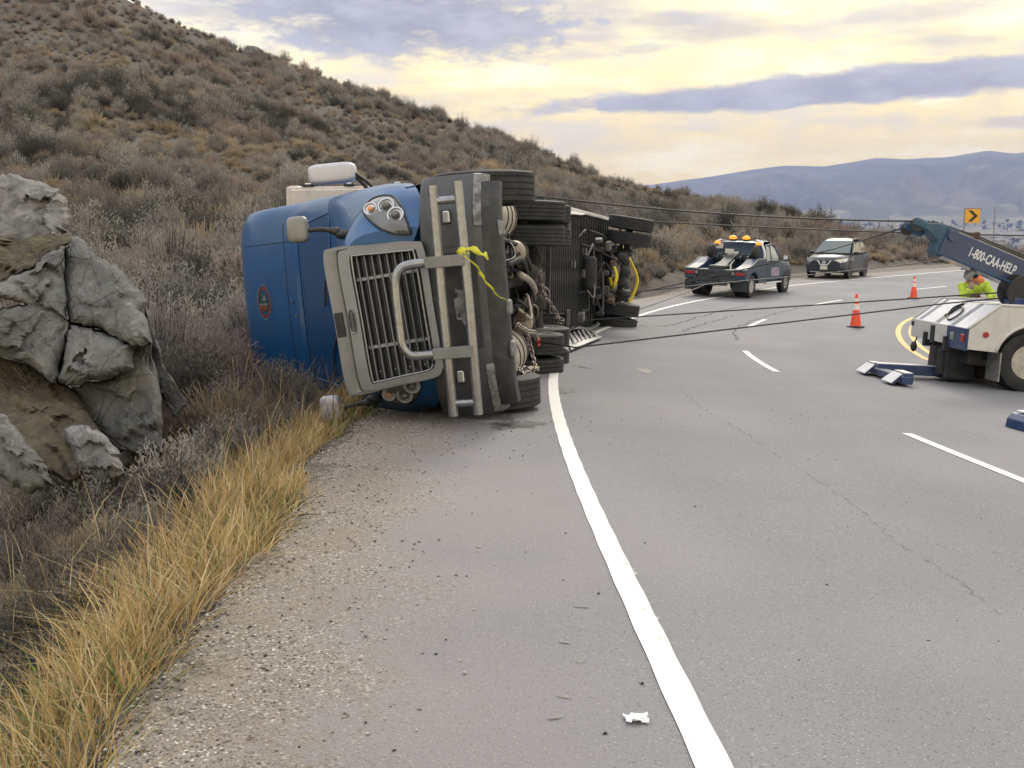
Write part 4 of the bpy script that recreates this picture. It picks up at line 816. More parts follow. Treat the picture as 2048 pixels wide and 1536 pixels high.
# ================================================================ rocks
def rock_material():
    m = bpy.data.materials.new('granite'); m.use_nodes = True; t = m.node_tree; n = t.nodes; l = t.links; b = n['Principled BSDF']; co = n.new('ShaderNodeTexCoord').outputs['Object']
    def ns(sc, det=8, r=.62):
        q = n.new('ShaderNodeTexNoise'); q.inputs['Scale'].default_value = sc; q.inputs['Detail'].default_value = det; q.inputs['Roughness'].default_value = r; l.new(co, q.inputs['Vector']); return q.outputs[0]
    def rp(v, st_):
        q = n.new('ShaderNodeValToRGB'); l.new(v, q.inputs[0]); e = q.color_ramp.elements
        while len(e) < len(st_): e.new(.5)
        for k, (p, c) in enumerate(st_): e[k].position = p; e[k].color = (*c, 1)
        return q.outputs[0]
    def mx(f, a, bb):
        q = n.new('ShaderNodeMix'); q.data_type = 'RGBA'; l.new(f, q.inputs[0])
        for i, v in ((6, a), (7, bb)):
            if isinstance(v, tuple): q.inputs[i].default_value = (*v, 1)
            else: l.new(v, q.inputs[i])
        return q.outputs[2]
    def mk(v, a, bb, hi=1.0):
        q = n.new('ShaderNodeMapRange'); l.new(v, q.inputs[0]); q.inputs[1].default_value = a; q.inputs[2].default_value = bb; q.inputs[4].default_value = hi; return q.outputs[0]
    c = rp(ns(2.2), [(.28, (.05, .05, .05)), (.45, (.115, .115, .113)), (.6, (.17, .17, .166)), (.78, (.27, .265, .26))])
    c = mx(mk(ns(7), .52, .66, .75), c, (.16, .18, .155)); c = mx(mk(ns(19), .55, .66, .8), c, (.085, .083, .08)); c = mx(mk(ns(11), .60, .70, .6), c, (.31, .30, .285)); c = mx(mk(ns(1.3), .58, .72, .35), c, (.22, .195, .165))
    l.new(c, b.inputs['Base Color']); b.inputs['Roughness'].default_value = .9
    b1 = n.new('ShaderNodeBump'); b1.inputs['Strength'].default_value = 1; b1.inputs['Distance'].default_value = .05; l.new(ns(6, 10, .65), b1.inputs['Height'])
    v = n.new('ShaderNodeTexVoronoi'); v.feature = 'DISTANCE_TO_EDGE'; v.inputs['Scale'].default_value = 2.1; l.new(co, v.inputs['Vector'])
    b2 = n.new('ShaderNodeBump'); b2.inputs['Strength'].default_value = .6; b2.inputs['Distance'].default_value = .03; l.new(mk(v.outputs['Distance'], 0, .03), b2.inputs['Height']); l.new(b1.outputs[0], b2.inputs['Normal']); l.new(b2.outputs[0], b.inputs['Normal'])
    return m
M_ROCK = rock_material(); M_ROCKW = mat('pale_rock', (.27, .262, .255), .9, c2=(.105, .102, .10), vs_=6, bump=.9, bs=12, bd=.04); M_MOSS = mat('moss', (.105, .10, .03), .95, c2=(.06, .05, .028), vs_=12, bump=.8, bs=30)
ROCKFOOT = []
def jag(poly, per=3, amp=3.0, rs=None):
    out = []; n = len(poly)
    for i in range(n):
        a = np.array(poly[i], float); c = np.array(poly[(i+1) % n], float)
        for k in range(per): out.append(tuple(a+(c-a)*k/per+(np.array([rs.gauss(0, amp), rs.gauss(0, amp)]) if k else 0)))
    return out
def slab(name, poly, Yf, thick, m, label, tilt=(0, 0), group=None, seed=1, bulge=.10, amp=2.2):
    """A broken block whose face outline follows the photograph, standing at distance Yf with real thickness."""
    rs = random.Random(seed); P = jag(poly, 3, amp, rs); cx = sum(p[0] for p in P)/len(P); cy_ = sum(p[1] for p in P)/len(P)
    def W3(p, d): 
        Yd = Yf+tilt[0]*(p[0]-cx)/200+tilt[1]*(cy_-p[1])/200+d; return PY(p[0], p[1], Yd)
    P = jag(poly, 6, amp, rs); wid = max(p[0] for p in P)-min(p[0] for p in P); seeds = [(rs.choice(P)[0]*.6+cx*.4+rs.gauss(0, wid*.15), rs.choice(P)[1]*.6+cy_*.4+rs.gauss(0, wid*.15), rs.uniform(-.07, .05), rs.gauss(0, .22), rs.gauss(0, .22)) for _ in range(max(5, int(wid/16)))]
    def facet(u, v):                                          # broken planes: each patch of the face has its own tilt and step
        u2 = u+4*math.sin(v*.11+seed)+2.5*math.sin(v*.31); v2 = v+4*math.sin(u*.13+seed*2)+2.5*math.sin(u*.29); k = min(seeds, key=lambda q: (u2-q[0])**2+1.6*(v2-q[1])**2); return k[2]+(k[3]*(u-k[0])+k[4]*(v-k[1]))*Yf/FPX
    rings = [[(cx+(p[0]-cx)*s, cy_+(p[1]-cy_)*s, -bulge*(1-s**7)+facet(cx+(p[0]-cx)*s, cy_+(p[1]-cy_)*s)*(1-s**10)) for p in P] for s in (.03, .12, .2, .28, .36, .44, .52, .6, .68, .75, .82, .88, .94, .98, 1.0)]+[[(cx+(p[0]-cx)*s, cy_+(p[1]-cy_)*s, d) for p in P] for s, d in ((1.02, thick*.2), (1.03, thick*.45), (1.02, thick*.75), (.8, thick))]
    V = [[W3((q[0], q[1]), q[2]) for q in r_] for r_ in rings]
    b = B(); b.loft(V, closed=True); o = b.out(name, m, None, label=label, cat='rock', group=group)
    q = o.modifiers.new('s', 'SUBSURF'); q.subdivision_type = 'SIMPLE'; q.levels = q.render_levels = 1
    for sc_, am in ((.25, .045), (.06, .024)):
        tx = bpy.data.textures.new(name, 'CLOUDS'); tx.noise_scale = sc_; tx.noise_depth = 4; q = o.modifiers.new('d', 'DISPLACE'); q.texture = tx; q.strength = am; q.mid_level = .5; q.texture_coords = 'GLOBAL'
    xs_ = [p.x for r_ in V for p in r_]; ys_ = [p.y for r_ in V for p in r_]; ROCKFOOT.append((min(xs_), max(xs_), min(ys_), max(ys_)))
    return o
slab('rock_block', [(-60, 600), (0, 566), (60, 540), (104, 503), (128, 494), (127, 560), (134, 640), (118, 622), (70, 612), (0, 592)], 9.9, 1.3, M_ROCK, 'grey wedge of cracked bedrock at the top of the roadside outcrop', (.1, .7), seed=1)
slab('rock_block', [(-60, 640), (0, 622), (60, 607), (120, 625), (136, 648), (124, 715), (112, 765), (60, 728), (-60, 700)], 9.6, 1.4, M_ROCK, 'grey bedrock block with mossy seam above it in the roadside outcrop', (.1, .5), seed=2)
slab('rock_block', [(134, 500), (152, 478), (192, 515), (245, 546), (283, 592), (301, 684), (265, 692), (200, 656), (141, 645), (131, 565)], 9.9, 1.5, M_ROCK, 'largest grey rock face of the roadside outcrop with pale slanting top edge', (-.3, .8), seed=3, bulge=.16)
slab('rock_block', [(141, 650), (200, 662), (262, 690), (266, 735), (226, 752), (150, 770), (116, 762), (130, 690)], 9.5, 1.3, M_ROCK, 'squarish grey rock block jutting out below the largest rock face', (-.2, .6), seed=4, bulge=.22)
slab('rock_block', [(146, 774), (226, 757), (262, 705), (284, 690), (303, 690), (324, 850), (326, 905), (240, 900), (176, 850)], 9.6, 1.2, M_ROCK, 'lowest grey rock block of the outcrop, just above the tall dry grass', (-.3, .5), seed=5)
slab('rock_block', [(286, 600), (300, 650), (332, 745), (372, 800), (352, 830), (322, 790), (304, 700)], 10.2, .9, M_ROCK, 'thin dark rock sliver leaning on the side of the outcrop', (-.4, .4), seed=6, bulge=.05)
slab('boulder', [(-30, 360), (22, 350), (60, 361), (110, 380), (134, 404), (137, 450), (120, 485), (60, 500), (-30, 500)], 11.6, 1.3, M_ROCKW, 'pale rounded boulder above the cracked grey outcrop', (0, .7), seed=7, bulge=.2)
slab('boulder', [(130, 858), (165, 850), (192, 860), (232, 898), (247, 945), (205, 965), (150, 930)], 8.4, .5, M_ROCKW, 'low pale flat rock beside the dry grass below the outcrop', (0, .4), seed=8)
slab('boulder', [(-40, 820), (10, 832), (40, 870), (84, 922), (100, 965), (60, 985), (0, 950), (-40, 940)], 7.8, .6, M_ROCK, 'slanting grey rock slab among the brush below the outcrop', (0, .4), seed=9)
bk = slab('soil_bank', [(-80, 690), (0, 700), (60, 730), (112, 762), (150, 785), (190, 850), (235, 905), (150, 960), (60, 930), (-80, 900)], 9.35, 1.2, mat('mossy_soil', (.15, .125, .07), .95, c2=(.07, .058, .045), vs_=5, bump=1.0, bs=22, bd=.05, dirt=((.20, .17, .15), 9, .6)), 'mossy brown soil bank below the cracked grey outcrop', (0, 1.7), seed=15, bulge=.12); bk['category'] = 'bank'
bk = slab('soil_bank', [(-80, 460), (40, 480), (100, 470), (135, 470), (150, 482), (104, 505), (60, 542), (0, 570), (-80, 600)], 10.5, 1.2, mat('mossy_soil_dark', (.12, .11, .055), .95, c2=(.06, .05, .04), vs_=5, bump=1.0, bs=22, bd=.05), 'mossy ledge between the pale boulder and the outcrop', (0, 1.6), seed=16, bulge=.05); bk['category'] = 'bank'
# far boulder on the ridge line
def on_hill(px, py):
    r = ray(px, py); Rs = np.exp(np.linspace(math.log(4), math.log(210), 700)); P = CC[None]+r[None]*(Rs/np.hypot(r[0], r[1]))[:, None]; g = gz(P[:, 0], P[:, 1]); k = np.argmax(P[:, 2] < g); return P[k] if (P[:, 2] < g).any() else None
def stone(name, p, s, m, label, seed, group=None, squash=.65):
    rs = random.Random(seed); b = B(); b.ell((0, 0, 0), (s, s*rs.uniform(.7, 1.1), s*squash), 9, 6); v = [Vector(q) for q in b.v]
    h = {}
    b.v = [tuple(q*(1+.35*math.sin(q.x/s*3.1+seed)*math.cos(q.y/s*2.7+seed*2)*math.sin(q.z/s*3+1))) for q in v]
    o = b.out(name, m, None, label=label, cat='rock', group=group); o.location = p; o.rotation_euler = (rs.uniform(-.3, .3), rs.uniform(-.3, .3), rs.uniform(0, 6)); o.data.shade_smooth(); o.data.set_sharp_from_angle(angle=math.radians(28)); return o
p = on_hill(505, 118); p = p if p is not None else on_hill(505, 130)
stone('boulder', (p[0], p[1], p[2]+.5), 1.35, M_ROCK, 'dark boulder standing out on the skyline of the ridge', 3, squash=.8)
sp = [(232, 432, .22, 'pale angular stone lying in tan grass above the outcrop'), (152, 474, .16, 'flat pale stone wedged at the boulder foot'), (395, 436, .22, None), (405, 570, .28, None), (400, 608, .22, None), (330, 600, .10, None), (262, 486, .10, None), (275, 512, .09, None), (232, 478, .08, None), (330, 562, .10, None), (345, 540, .10, None), (300, 545, .08, None), (420, 445, .16, None), (290, 462, .08, None), (215, 520, .07, None), (100, 815, .12, None), (160, 905, .10, None), (60, 800, .09, None), (260, 880, .12, None), (30, 770, .10, None), (180, 835, .09, None), (440, 520, .15, None)]
for i, (px, py, s, lb) in enumerate(sp):
    p = on_hill(px, py)
    if p is None: continue
    stone('stone', (p[0], p[1], p[2]+s*.2), s*1.15, M_ROCKW if i % 3 else M_ROCK, lb or 'small pale stone scattered on the brushy slope', 20+i, None if lb else 'stones scattered on the slope', .55)
# mossy ground cover round the outcrop
V_, F_ = [], []
for i in range(70):
    px, py = random.choice(((random.uniform(0, 130), random.uniform(470, 545)), (random.uniform(0, 130), random.uniform(775, 860)), (random.uniform(40, 240), random.uniform(800, 960)))); p = on_hill(px, py)
    if p is None: continue
    k = len(V_); n = 7; s = random.uniform(.08, .25); V_ += [(p[0], p[1], p[2]+.06)]+[(p[0]+s*math.cos(2*math.pi*j/n)*random.uniform(.6, 1.2), p[1]+s*math.sin(2*math.pi*j/n), g1(p[0]+s*math.cos(2*math.pi*j/n), p[1]+s*math.sin(2*math.pi*j/n))-.01) for j in range(n)]; F_ += [(k, k+1+j, k+1+(j+1) % n) for j in range(n)]
tag(npmesh('moss', V_, F_, M_MOSS, 'stuff'), 'olive moss and low growth on the ground around the outcrop', 'moss')
# ================================================================ brush
def leafmat(name, c, c2, rnd=.22, sub=.25): return mat(name, c, .85, c2=c2, vs_=5, rnd=rnd, sub=sub, spec=.2, thr=(.3, .7), det=2.0)
LM = {'sage': leafmat('sagebrush_leaf', (.385, .366, .330), (.205, .196, .178)), 'dry': leafmat('dry_shrub_twig', (.410, .338, .300), (.230, .190, .172)), 'dark': leafmat('dark_shrub_leaf', (.135, .132, .112), (.066, .066, .058)), 'bare': leafmat('bare_twig', (.27, .24, .222), (.16, .142, .132)), 'tan': leafmat('tan_grass', (.43, .35, .25), (.29, .235, .17), .2, .3)}
M_STEM = mat('shrub_stem', (.075, .060, .052), .9)
def bushmesh(kind, seed, n_stem, n_leaf, lw, lh, spread, hgt, up):
    g = np.random.default_rng(seed); V, F, MI = [], [], []
    lobes = g.normal(0, .33, (4, 2))
    for i in range(n_stem):
        a = g.uniform(0, 2*math.pi); lb = lobes[g.integers(4)]; rad = spread*math.sqrt(g.uniform(0, 1)); h = hgt*(1-.55*(rad/spread)**2)*g.uniform(.55, 1.12)
        tip = np.array([rad*math.cos(a)*.85+lb[0]*.35, rad*math.sin(a)*.85+lb[1]*.35, h]); base = np.array([tip[0]*.18, tip[1]*.18, 0]); mid = base*.5+tip*.5+np.array([tip[0]*.12, tip[1]*.12, -.05*hgt])
        k = len(V); w = .012
        V += [tuple(base+[w, 0, 0]), tuple(base-[w, 0, 0]), tuple(mid-[w*.7, 0, 0]), tuple(mid+[w*.7, 0, 0]), tuple(tip)]; F += [(k, k+1, k+2, k+3), (k+3, k+2, k+4, k+4)]; MI += [1, 1]
        for j in range(n_leaf):
            u = g.uniform(.28, 1.04); p = (1-u)**2*base+2*u*(1-u)*mid+u*u*tip+g.normal(0, .035, 3)*spread*2; d = (tip-mid); d = d/np.linalg.norm(d)*up+g.normal(0, .55, 3); d[2] = abs(d[2])+.15; d /= np.linalg.norm(d); s_ = np.cross(d, g.normal(0, 1, 3)); s_ /= np.linalg.norm(s_)+1e-6; ll = lh*g.uniform(.6, 1.4); ww = lw*g.uniform(.7, 1.3); k = len(V)
            V += [tuple(p-s_*ww*.5), tuple(p+s_*ww*.5), tuple(p+s_*ww*.3+d*ll), tuple(p-s_*ww*.3+d*ll)]; F.append((k, k+1, k+2, k+3)); MI.append(0)
    F = [f if f[2] != f[3] else f[:3] for f in F]
    me = bpy.data.meshes.new(kind+'_bush'); me.from_pydata(V, [], F); me.materials.append(LM[kind]); me.materials.append(M_STEM); me.polygons.foreach_set('material_index', MI); me.update(); return me
BM = {'sage': [bushmesh('sage', 10+i, 120, 28, .015, .050, .55, .85, 1.0) for i in range(3)], 'dry': [bushmesh('dry', 20+i, 170, 17, .010, .075, .58, .72, 1.3) for i in range(3)], 'dark': [bushmesh('dark', 30+i, 120, 30, .017, .045, .60, .95, .8) for i in range(2)], 'bare': [bushmesh('bare', 40+i, 90, 14, .009, .09, .50, 1.05, 1.4) for i in range(2)], 'tan': [bushmesh('tan', 50+i, 60, 7, .014, .20, .38, .42, 2.4) for i in range(2)]}
# candidate spots on the slope
def allowed(x, y):
    S, T = st(x, y); ok = T < tout(S)-.9
    for M_, x0, x1, y0, y1, z0, z1 in ((MT, -1.0, 1.9, -1.5, 1.5, -.2, 2.15), (MT, -6.2, -1.0, -1.5, 1.5, -.2, 4.0), (MR, -1.8, 9.6, -1.6, 1.6, -.2, 3.9)):
        iv = np.array(M_.inverted()); 
        lx = iv[0, 0]*x+iv[0, 1]*y+iv[0, 3]; lz = iv[2, 0]*x+iv[2, 1]*y+iv[2, 3]
        ok &= ~((lx > x0) & (lx < x1) & (lz > z0) & (lz < z1+.25))
    for a, c, d, e in ROCKFOOT: ok &= ~((x > a-.15) & (x < c+.15) & (y > d-.25) & (y < e-.4))
    return ok
NB = 60000
R_ = np.exp(RNG.uniform(math.log(4.2), math.log(185), NB)); A_ = RNG.uniform(math.radians(-31), math.radians(29), NB)
accept = RNG.uniform(0, 1, NB) < np.clip((R_/60)**1.1, .05, 1); R_, A_ = R_[accept], A_[accept]
bx_, by_ = R_*np.sin(A_), R_*np.cos(A_); ok = allowed(bx_, by_); bx_, by_, R_ = bx_[ok], by_[ok], R_[ok]
cell = {}; sel = []
for i in np.argsort(R_):
    sp_ = .66+.0030*R_[i]; key = (int(bx_[i]//sp_), int(by_[i]//sp_))
    if key in cell: continue
    cell[key] = 1; sel.append(i)
sel = np.array(sel); sel = sel[(fbm(bx_[sel]/7, by_[sel]/7, 3, 171) > -.24) | (np.hypot(bx_[sel], by_[sel]) < 9)]; bx_, by_ = bx_[sel], by_[sel]; bz_ = gz(bx_, by_); bR = np.hypot(bx_, by_); kn = fbm(bx_/9, by_/9, 3, 101); kn2 = fbm(bx_/4, by_/4, 3, 111); ru = RNG.uniform(0, 1, len(bx_))
def kindof(i):
    a = kn[i]+(ru[i]-.5)*.35; 
    if kn2[i]+(ru[i]*7.7 % 1-.5)*.3 > .10: return 'tan'
    return 'dark' if a > .15 else 'sage' if a > -.01 else 'bare' if (ru[i]*13 % 1) < .22 else 'dry'
KL = {'sage': ('sagebrush', 'grey-green sagebrush bush growing on the hillside above the road', 'grey-green sagebrush on the hillside'), 'dry': ('dry_shrub', 'brown leafless dry shrub growing on the hillside above the road', 'brown dry shrubs on the hillside'), 'dark': ('dark_shrub', 'dark olive bushy shrub growing on the hillside above the road', 'dark olive shrubs on the hillside'), 'bare': ('twiggy_shrub', 'tall sparse twiggy shrub growing on the hillside above the road', 'twiggy shrubs on the hillside')}
LOOK = {'sage': 'grey-green sagebrush', 'dry': 'brown leafless shrub', 'dark': 'dark olive shrub', 'bare': 'sparse twiggy shrub'}
def place(kd, x, y, s):
    px = 1024+FPX*x/max(y, .1); R = math.hypot(x, y)
    w = 'on the bank beside the grey outcrop' if R < 12 and px < 520 else 'behind the pale boulder and outcrop' if R < 24 and px < 430 else 'growing above the roof of the overturned tractor' if px < 700 and R < 30 else 'on the slope behind the overturned trailer' if px < 1290 and R < 55 else 'on the bank behind the light tow truck' if px < 1590 and R < 75 else 'on the bank behind the parked SUV' if px < 1790 else 'at the road edge below the chevron signs' if px >= 1790 else 'high on the hillside'
    z = 'large ' if s > 1.2 else 'small ' if s < .62 else ''
    return z+LOOK[kd]+' '+w, z+LOOK[kd]+' bushes '+w
SRC = {}; cnt = {}; rest = {}
order = np.argsort(bR); scl = RNG.uniform(.55, 1.25, len(bx_))*np.where(RNG.uniform(0, 1, len(bx_)) < .2, 1.5, 1.0)*(1+1.3*fbm(bx_/11, by_/11, 2, 181)); rot = RNG.uniform(0, 6.28, len(bx_))
inview = np.abs(bx_/np.maximum(by_, .1)) < .50
for i in order:
    kd = kindof(i); vi = int(ru[i]*997) % len(BM[kd]); sc_ = scl[i]*(1.0 if bR[i] > 14 else .72)
    S_, T_ = st(bx_[i], by_[i]); sc_ *= .6 if (tout(S_)-T_)[0] < 1.6 else 1.0
    if kd != 'tan' and inview[i] and cnt.get(kd, 0) < 170:
        cnt[kd] = cnt.get(kd, 0)+1; nm, lb, gr = KL[kd]; lb, gr = place(kd, bx_[i], by_[i], sc_); o = bpy.data.objects.new(nm, BM[kd][vi]); COL.objects.link(o); o.location = (bx_[i], by_[i], bz_[i]-.05); o.rotation_euler = (0, 0, rot[i]); o.scale = (sc_*1.1, sc_*1.1, sc_); tag(o, lb, 'shrub', gr); SRC[(kd, vi)] = o
    else: rest.setdefault((kd, vi), []).append((bx_[i], by_[i], bz_[i]-.05, rot[i], sc_))
def scatter(name, pts, me, label, cat):
    """Thousands of plants nobody could count: one object, points carrying instances."""
    P = np.array(pts); m = bpy.data.meshes.new(name); m.from_pydata([tuple(p) for p in P[:, :3]], [], []); a = m.attributes.new('rot', 'FLOAT', 'POINT'); a.data.foreach_set('value', P[:, 3].astype(np.float32)); a = m.attributes.new('scl', 'FLOAT', 'POINT'); a.data.foreach_set('value', P[:, 4].astype(np.float32))
    o = bpy.data.objects.new(name, m); COL.objects.link(o); tag(o, label, cat, None, 'stuff'); ng = bpy.data.node_groups.new(name, 'GeometryNodeTree'); ng.interface.new_socket('Geometry', in_out='INPUT', socket_type='NodeSocketGeometry'); ng.interface.new_socket('Geometry', in_out='OUTPUT', socket_type='NodeSocketGeometry')
    n = ng.nodes; l = ng.links; gi = n.new('NodeGroupInput'); go = n.new('NodeGroupOutput'); ip = n.new('GeometryNodeInstanceOnPoints'); so_ = n.new('GeometryNodeObjectInfo'); so_.inputs['Object'].default_value = me; so_.inputs['As Instance'].default_value = True
    ra = n.new('GeometryNodeInputNamedAttribute'); ra.data_type = 'FLOAT'; ra.inputs[0].default_value = 'rot'; sa = n.new('GeometryNodeInputNamedAttribute'); sa.data_type = 'FLOAT'; sa.inputs[0].default_value = 'scl'; cx = n.new('ShaderNodeCombineXYZ'); l.new(ra.outputs[0], cx.inputs[2])
    l.new(gi.outputs[0], ip.inputs['Points']); l.new(so_.outputs['Geometry'], ip.inputs['Instance']); l.new(cx.outputs[0], ip.inputs['Rotation']); l.new(sa.outputs[0], ip.inputs['Scale']); l.new(ip.outputs[0], go.inputs[0]); md = o.modifiers.new('scatter', 'NODES'); md.node_group = ng; return o
NMS = {'sage': ('distant_sagebrush', 'mass of far grey-green sagebrush covering the upper slope'), 'dry': ('distant_dry_brush', 'mass of far brown dry brush covering the upper slope'), 'dark': ('distant_dark_brush', 'mass of far dark brush covering the upper slope'), 'bare': ('distant_twiggy_brush', 'mass of far twiggy brush covering the upper slope'), 'tan': ('tan_bunch_grass', 'tan dry bunch grass growing between the shrubs')}
# individual shrubs of the near bank
for i, (px, py, kd, sc_) in enumerate(((190, 1060, 'sage', .55), (60, 1160, 'bare', .6), (330, 1010, 'dry', .5), (110, 1000, 'bare', .6), (390, 880, 'dry', .55), (30, 1060, 'sage', .6), (250, 1130, 'bare', .45), (440, 740, 'bare', .6), (430, 660, 'dry', .6), (350, 800, 'dark', .5), (140, 1230, 'bare', .45), (20, 1290, 'sage', .4), (480, 860, 'bare', .45), (300, 930, 'sage', .4), (400, 790, 'dry', .6), (455, 800, 'dry', .5))):
    p = on_hill(px, py)
    if p is None: continue
    nm, lb, gr = KL[kd]; lb, gr = place(kd, p[0], p[1], sc_); o = bpy.data.objects.new(nm, BM[kd][i % len(BM[kd])]); COL.objects.link(o); o.location = (p[0], p[1], p[2]-.04); o.rotation_euler = (0, 0, i*1.7); o.scale = (sc_*1.1, sc_*1.1, sc_); tag(o, lb, 'shrub', gr)
# extra grass tufts between the shrubs
NG = 16000; Rg = np.exp(RNG.uniform(math.log(3.4), math.log(120), NG)); Ag = RNG.uniform(math.radians(-31), math.radians(29), NG); xg, yg = Rg*np.sin(Ag), Rg*np.cos(Ag); ok = allowed(xg, yg) & (((fbm(xg/5, yg/5, 3, 131) > -.03) | (fbm(xg/7, yg/7, 3, 171) < -.12)) | (Rg < 14)) & ((Rg > 14) | (RNG.uniform(0, 1, NG) < .35)); xg, yg = xg[ok], yg[ok]; zg = gz(xg, yg)
for x, y, z in zip(xg, yg, zg): rest.setdefault(('tan', int(abs(x*31)) % 2), []).append((x, y, z-.03, x*7 % 6.28, .35+.5*((x*13.7) % 1)))
for k_ in list(rest):
    if k_[0] == 'tan': rest[k_] = [(a, b_, c, d, min(s_, .42) if math.hypot(a, b_) < 16 else s_) for a, b_, c, d, s_ in rest[k_]]
for (kd, vi), pts in rest.items():
    if kd == 'tan':
        b = None; o = bpy.data.objects.new('tan_grass_tuft', BM['tan'][vi]); COL.objects.link(o); p = pts[0]; o.location = p[:3]; tag(o, 'tan dry grass tuft growing in front of the shrubs', 'grass', 'tan grass tufts', 'stuff'); SRC[(kd, vi)] = o
    if (kd, vi) not in SRC: continue
    scatter(NMS[kd][0], pts, SRC[(kd, vi)], NMS[kd][1], 'brush' if kd != 'tan' else 'grass')
# ================================================================ tall dry grass along the shoulder
def blades(name, roots, cols, label, seed=0):
    g = np.random.default_rng(seed); P = np.array(roots); n = len(P); h = P[:, 3]; lean = g.normal(0, .24, (n, 2))*h[:, None]; lean += P[:, 4:6]; w = g.uniform(.0022, .0042, n)*(1+P[:, 1]*.045); a = g.uniform(0, math.pi, n); sx, sy = np.cos(a)*w, np.sin(a)*w; V = []
    for u, k in ((0, 1.0), (.35, .95), (.7, .7), (1.0, .12)):
        c = np.c_[P[:, 0]+lean[:, 0]*u**1.8, P[:, 1]+lean[:, 1]*u**1.8, P[:, 2]+h*(u-.12*u**3)]; V += [c-np.c_[sx*k, sy*k, 0*sx], c+np.c_[sx*k, sy*k, 0*sx]]
    V = np.stack(V, 1).reshape(-1, 3); base = (np.arange(n)*8)[:, None]; F = np.concatenate([base+np.array([[2*k, 2*k+1, 2*k+3, 2*k+2]]) for k in range(3)], 0)
    o = npmesh(name, V, F, cols, 'stuff', smooth=False); tag(o, label, 'grass'); mi = g.choice(len(cols), n, p=[.34, .34, .2, .12] if len(cols) == 4 else None); o.data.polygons.foreach_set('material_index', np.tile(mi, 3).astype(np.int32)); return o
GC1 = mat('golden_grass', (.50, .35, .14), .7, sub=.3, var=.25, vs_=3, det=1.0); GC2 = mat('straw_grass', (.58, .47, .28), .7, sub=.3, var=.2, vs_=3, det=1.0); GC3 = mat('ochre_grass', (.38, .25, .11), .7, sub=.3, var=.2, vs_=3, det=1.0); GC4 = mat('olive_grass', (.17, .20, .06), .7, sub=.3, var=.25, vs_=3, det=1.0); GC5 = mat('green_grass', (.085, .15, .045), .7, sub=.3, var=.3, vs_=3, det=1.0); GC6 = mat('brown_weed', (.155, .115, .092), .8, sub=.2, var=.3, vs_=3, det=1.0)
roots = []; green = []; weeds = []; g = np.random.default_rng(5)
nT = 1500; S = g.uniform(1.0, 13.2, nT); off = np.abs(g.normal(0, .42, nT))+.02+.18*fbm(S*.9, S*0+4., 2, 8)+.15*(S > 8.6); T = tout(S)-off; x, y = EXY(S, T); kp = (allowed(x-.8, y) | (S < 9) | (g.uniform(0, 1, nT) > .6)) & ((fbm(x*1.6, y*1.6, 2, 28) > -.07) | (g.uniform(0, 1, nT) < .25))
S, off, x, y = S[kp], off[kp], x[kp], y[kp]; z = gz(x, y); gn = fbm(S*1.7, S*0+9., 2, 18) > -.05                   # tufts
for i in range(len(S)):
    hh = g.uniform(.18, .44)*(1.15 if .25 < off[i] < .8 else .75)*(1.0 if S[i] > 3 else .8)*(1.0 if S[i] < 8.3 else .62); isg = off[i] < .40 and gn[i]
    for k in range(int(g.uniform(10, 26))):
        rx, ry = x[i]+g.normal(0, .05), y[i]+g.normal(0, .05); h = hh*g.uniform(.6, 1.35)
        if isg and g.uniform() < .75: green.append((rx, ry, z[i]-.03, h*.62, g.normal(.05, .10), g.normal(-.02, .1)))
        else: roots.append((rx, ry, z[i]-.03, h, g.normal(.02, .05), g.normal(0, .05)))
nT = 3400; S = g.uniform(1.5, 17, nT); off = g.uniform(.3, 3.4, nT); x, y = EXY(S, tout(S)-off); kp = allowed(x, y) | (off < 1.2); x, y = x[kp], y[kp]; z = gz(x, y)     # single stalks and weeds further in
for i in range(len(x)): (roots if g.uniform() < .30 else weeds).append((x[i], y[i], z[i]-.03, g.uniform(.3, .72), g.normal(.03, .12), g.normal(0, .12)))
nC = 5200; y = g.uniform(3.0, 6.6, nC); Sc, Tc = st(y*0-1.5, y); x = EXY(Sc, tout(Sc))[0]-.05-np.abs(g.normal(0, .75, nC)); z = gz(x, y)       # flattened pale grass in the near corner
for i in range(nC): (green if y[i] < 4.5 and x[i] > -2.25 and g.uniform() < .55 else roots).append((x[i], y[i], z[i]-.03, g.uniform(.15, .40), g.normal(.05, .22), g.normal(0, .22)))
blades('tall_dry_grass', roots, [GC1, GC2, GC3, GC4], 'tall golden dry grass growing along the edge of the gravel shoulder', 1)
blades('green_grass', green, [GC5, GC5, GC4, GC5], 'short green grass at the foot of the dry grass by the gravel', 2)
blades('dry_weeds', weeds, [GC6, GC6, GC6, GC2], 'brown dry weed stalks standing between grass and outcrop', 3)
# ================================================================ loose stones on the road
V_, F_, MI_ = [], [], []; g = np.random.default_rng(9)
PV = np.array([(1, 0, 0), (-.5, .87, 0), (-.5, -.87, 0), (.2, .1, .8), (.1, -.1, -.6), (-.9, .1, .3)]); PF = [(0, 1, 3), (1, 5, 3), (5, 2, 3), (2, 0, 3), (1, 0, 4), (0, 2, 4), (2, 5, 4), (5, 1, 4)]
PB = []
def peb(x, y, s, mi): PB.append((x, y, s, mi))
for i in range(1500):
    S = g.uniform(2.0, 13); T = float(tout(np.array([S]))[0])+abs(g.normal(0, .55))-.02; x, y = [float(q) for q in EXY(S, T)]; peb(x, y, g.uniform(.003, .011)*(1+S*.03), int(g.choice([0, 1, 2], p=[.18, .32, .5])))
for i in range(2200):
    S = g.uniform(2.0, 12); T = float(tout(np.array([S]))[0])+g.normal(-.02, .07); x, y = [float(q) for q in EXY(S, T)]; peb(x, y, g.uniform(.003, .012)*(1+S*.03), int(g.choice([0, 1, 2], p=[.14, .22, .64])))
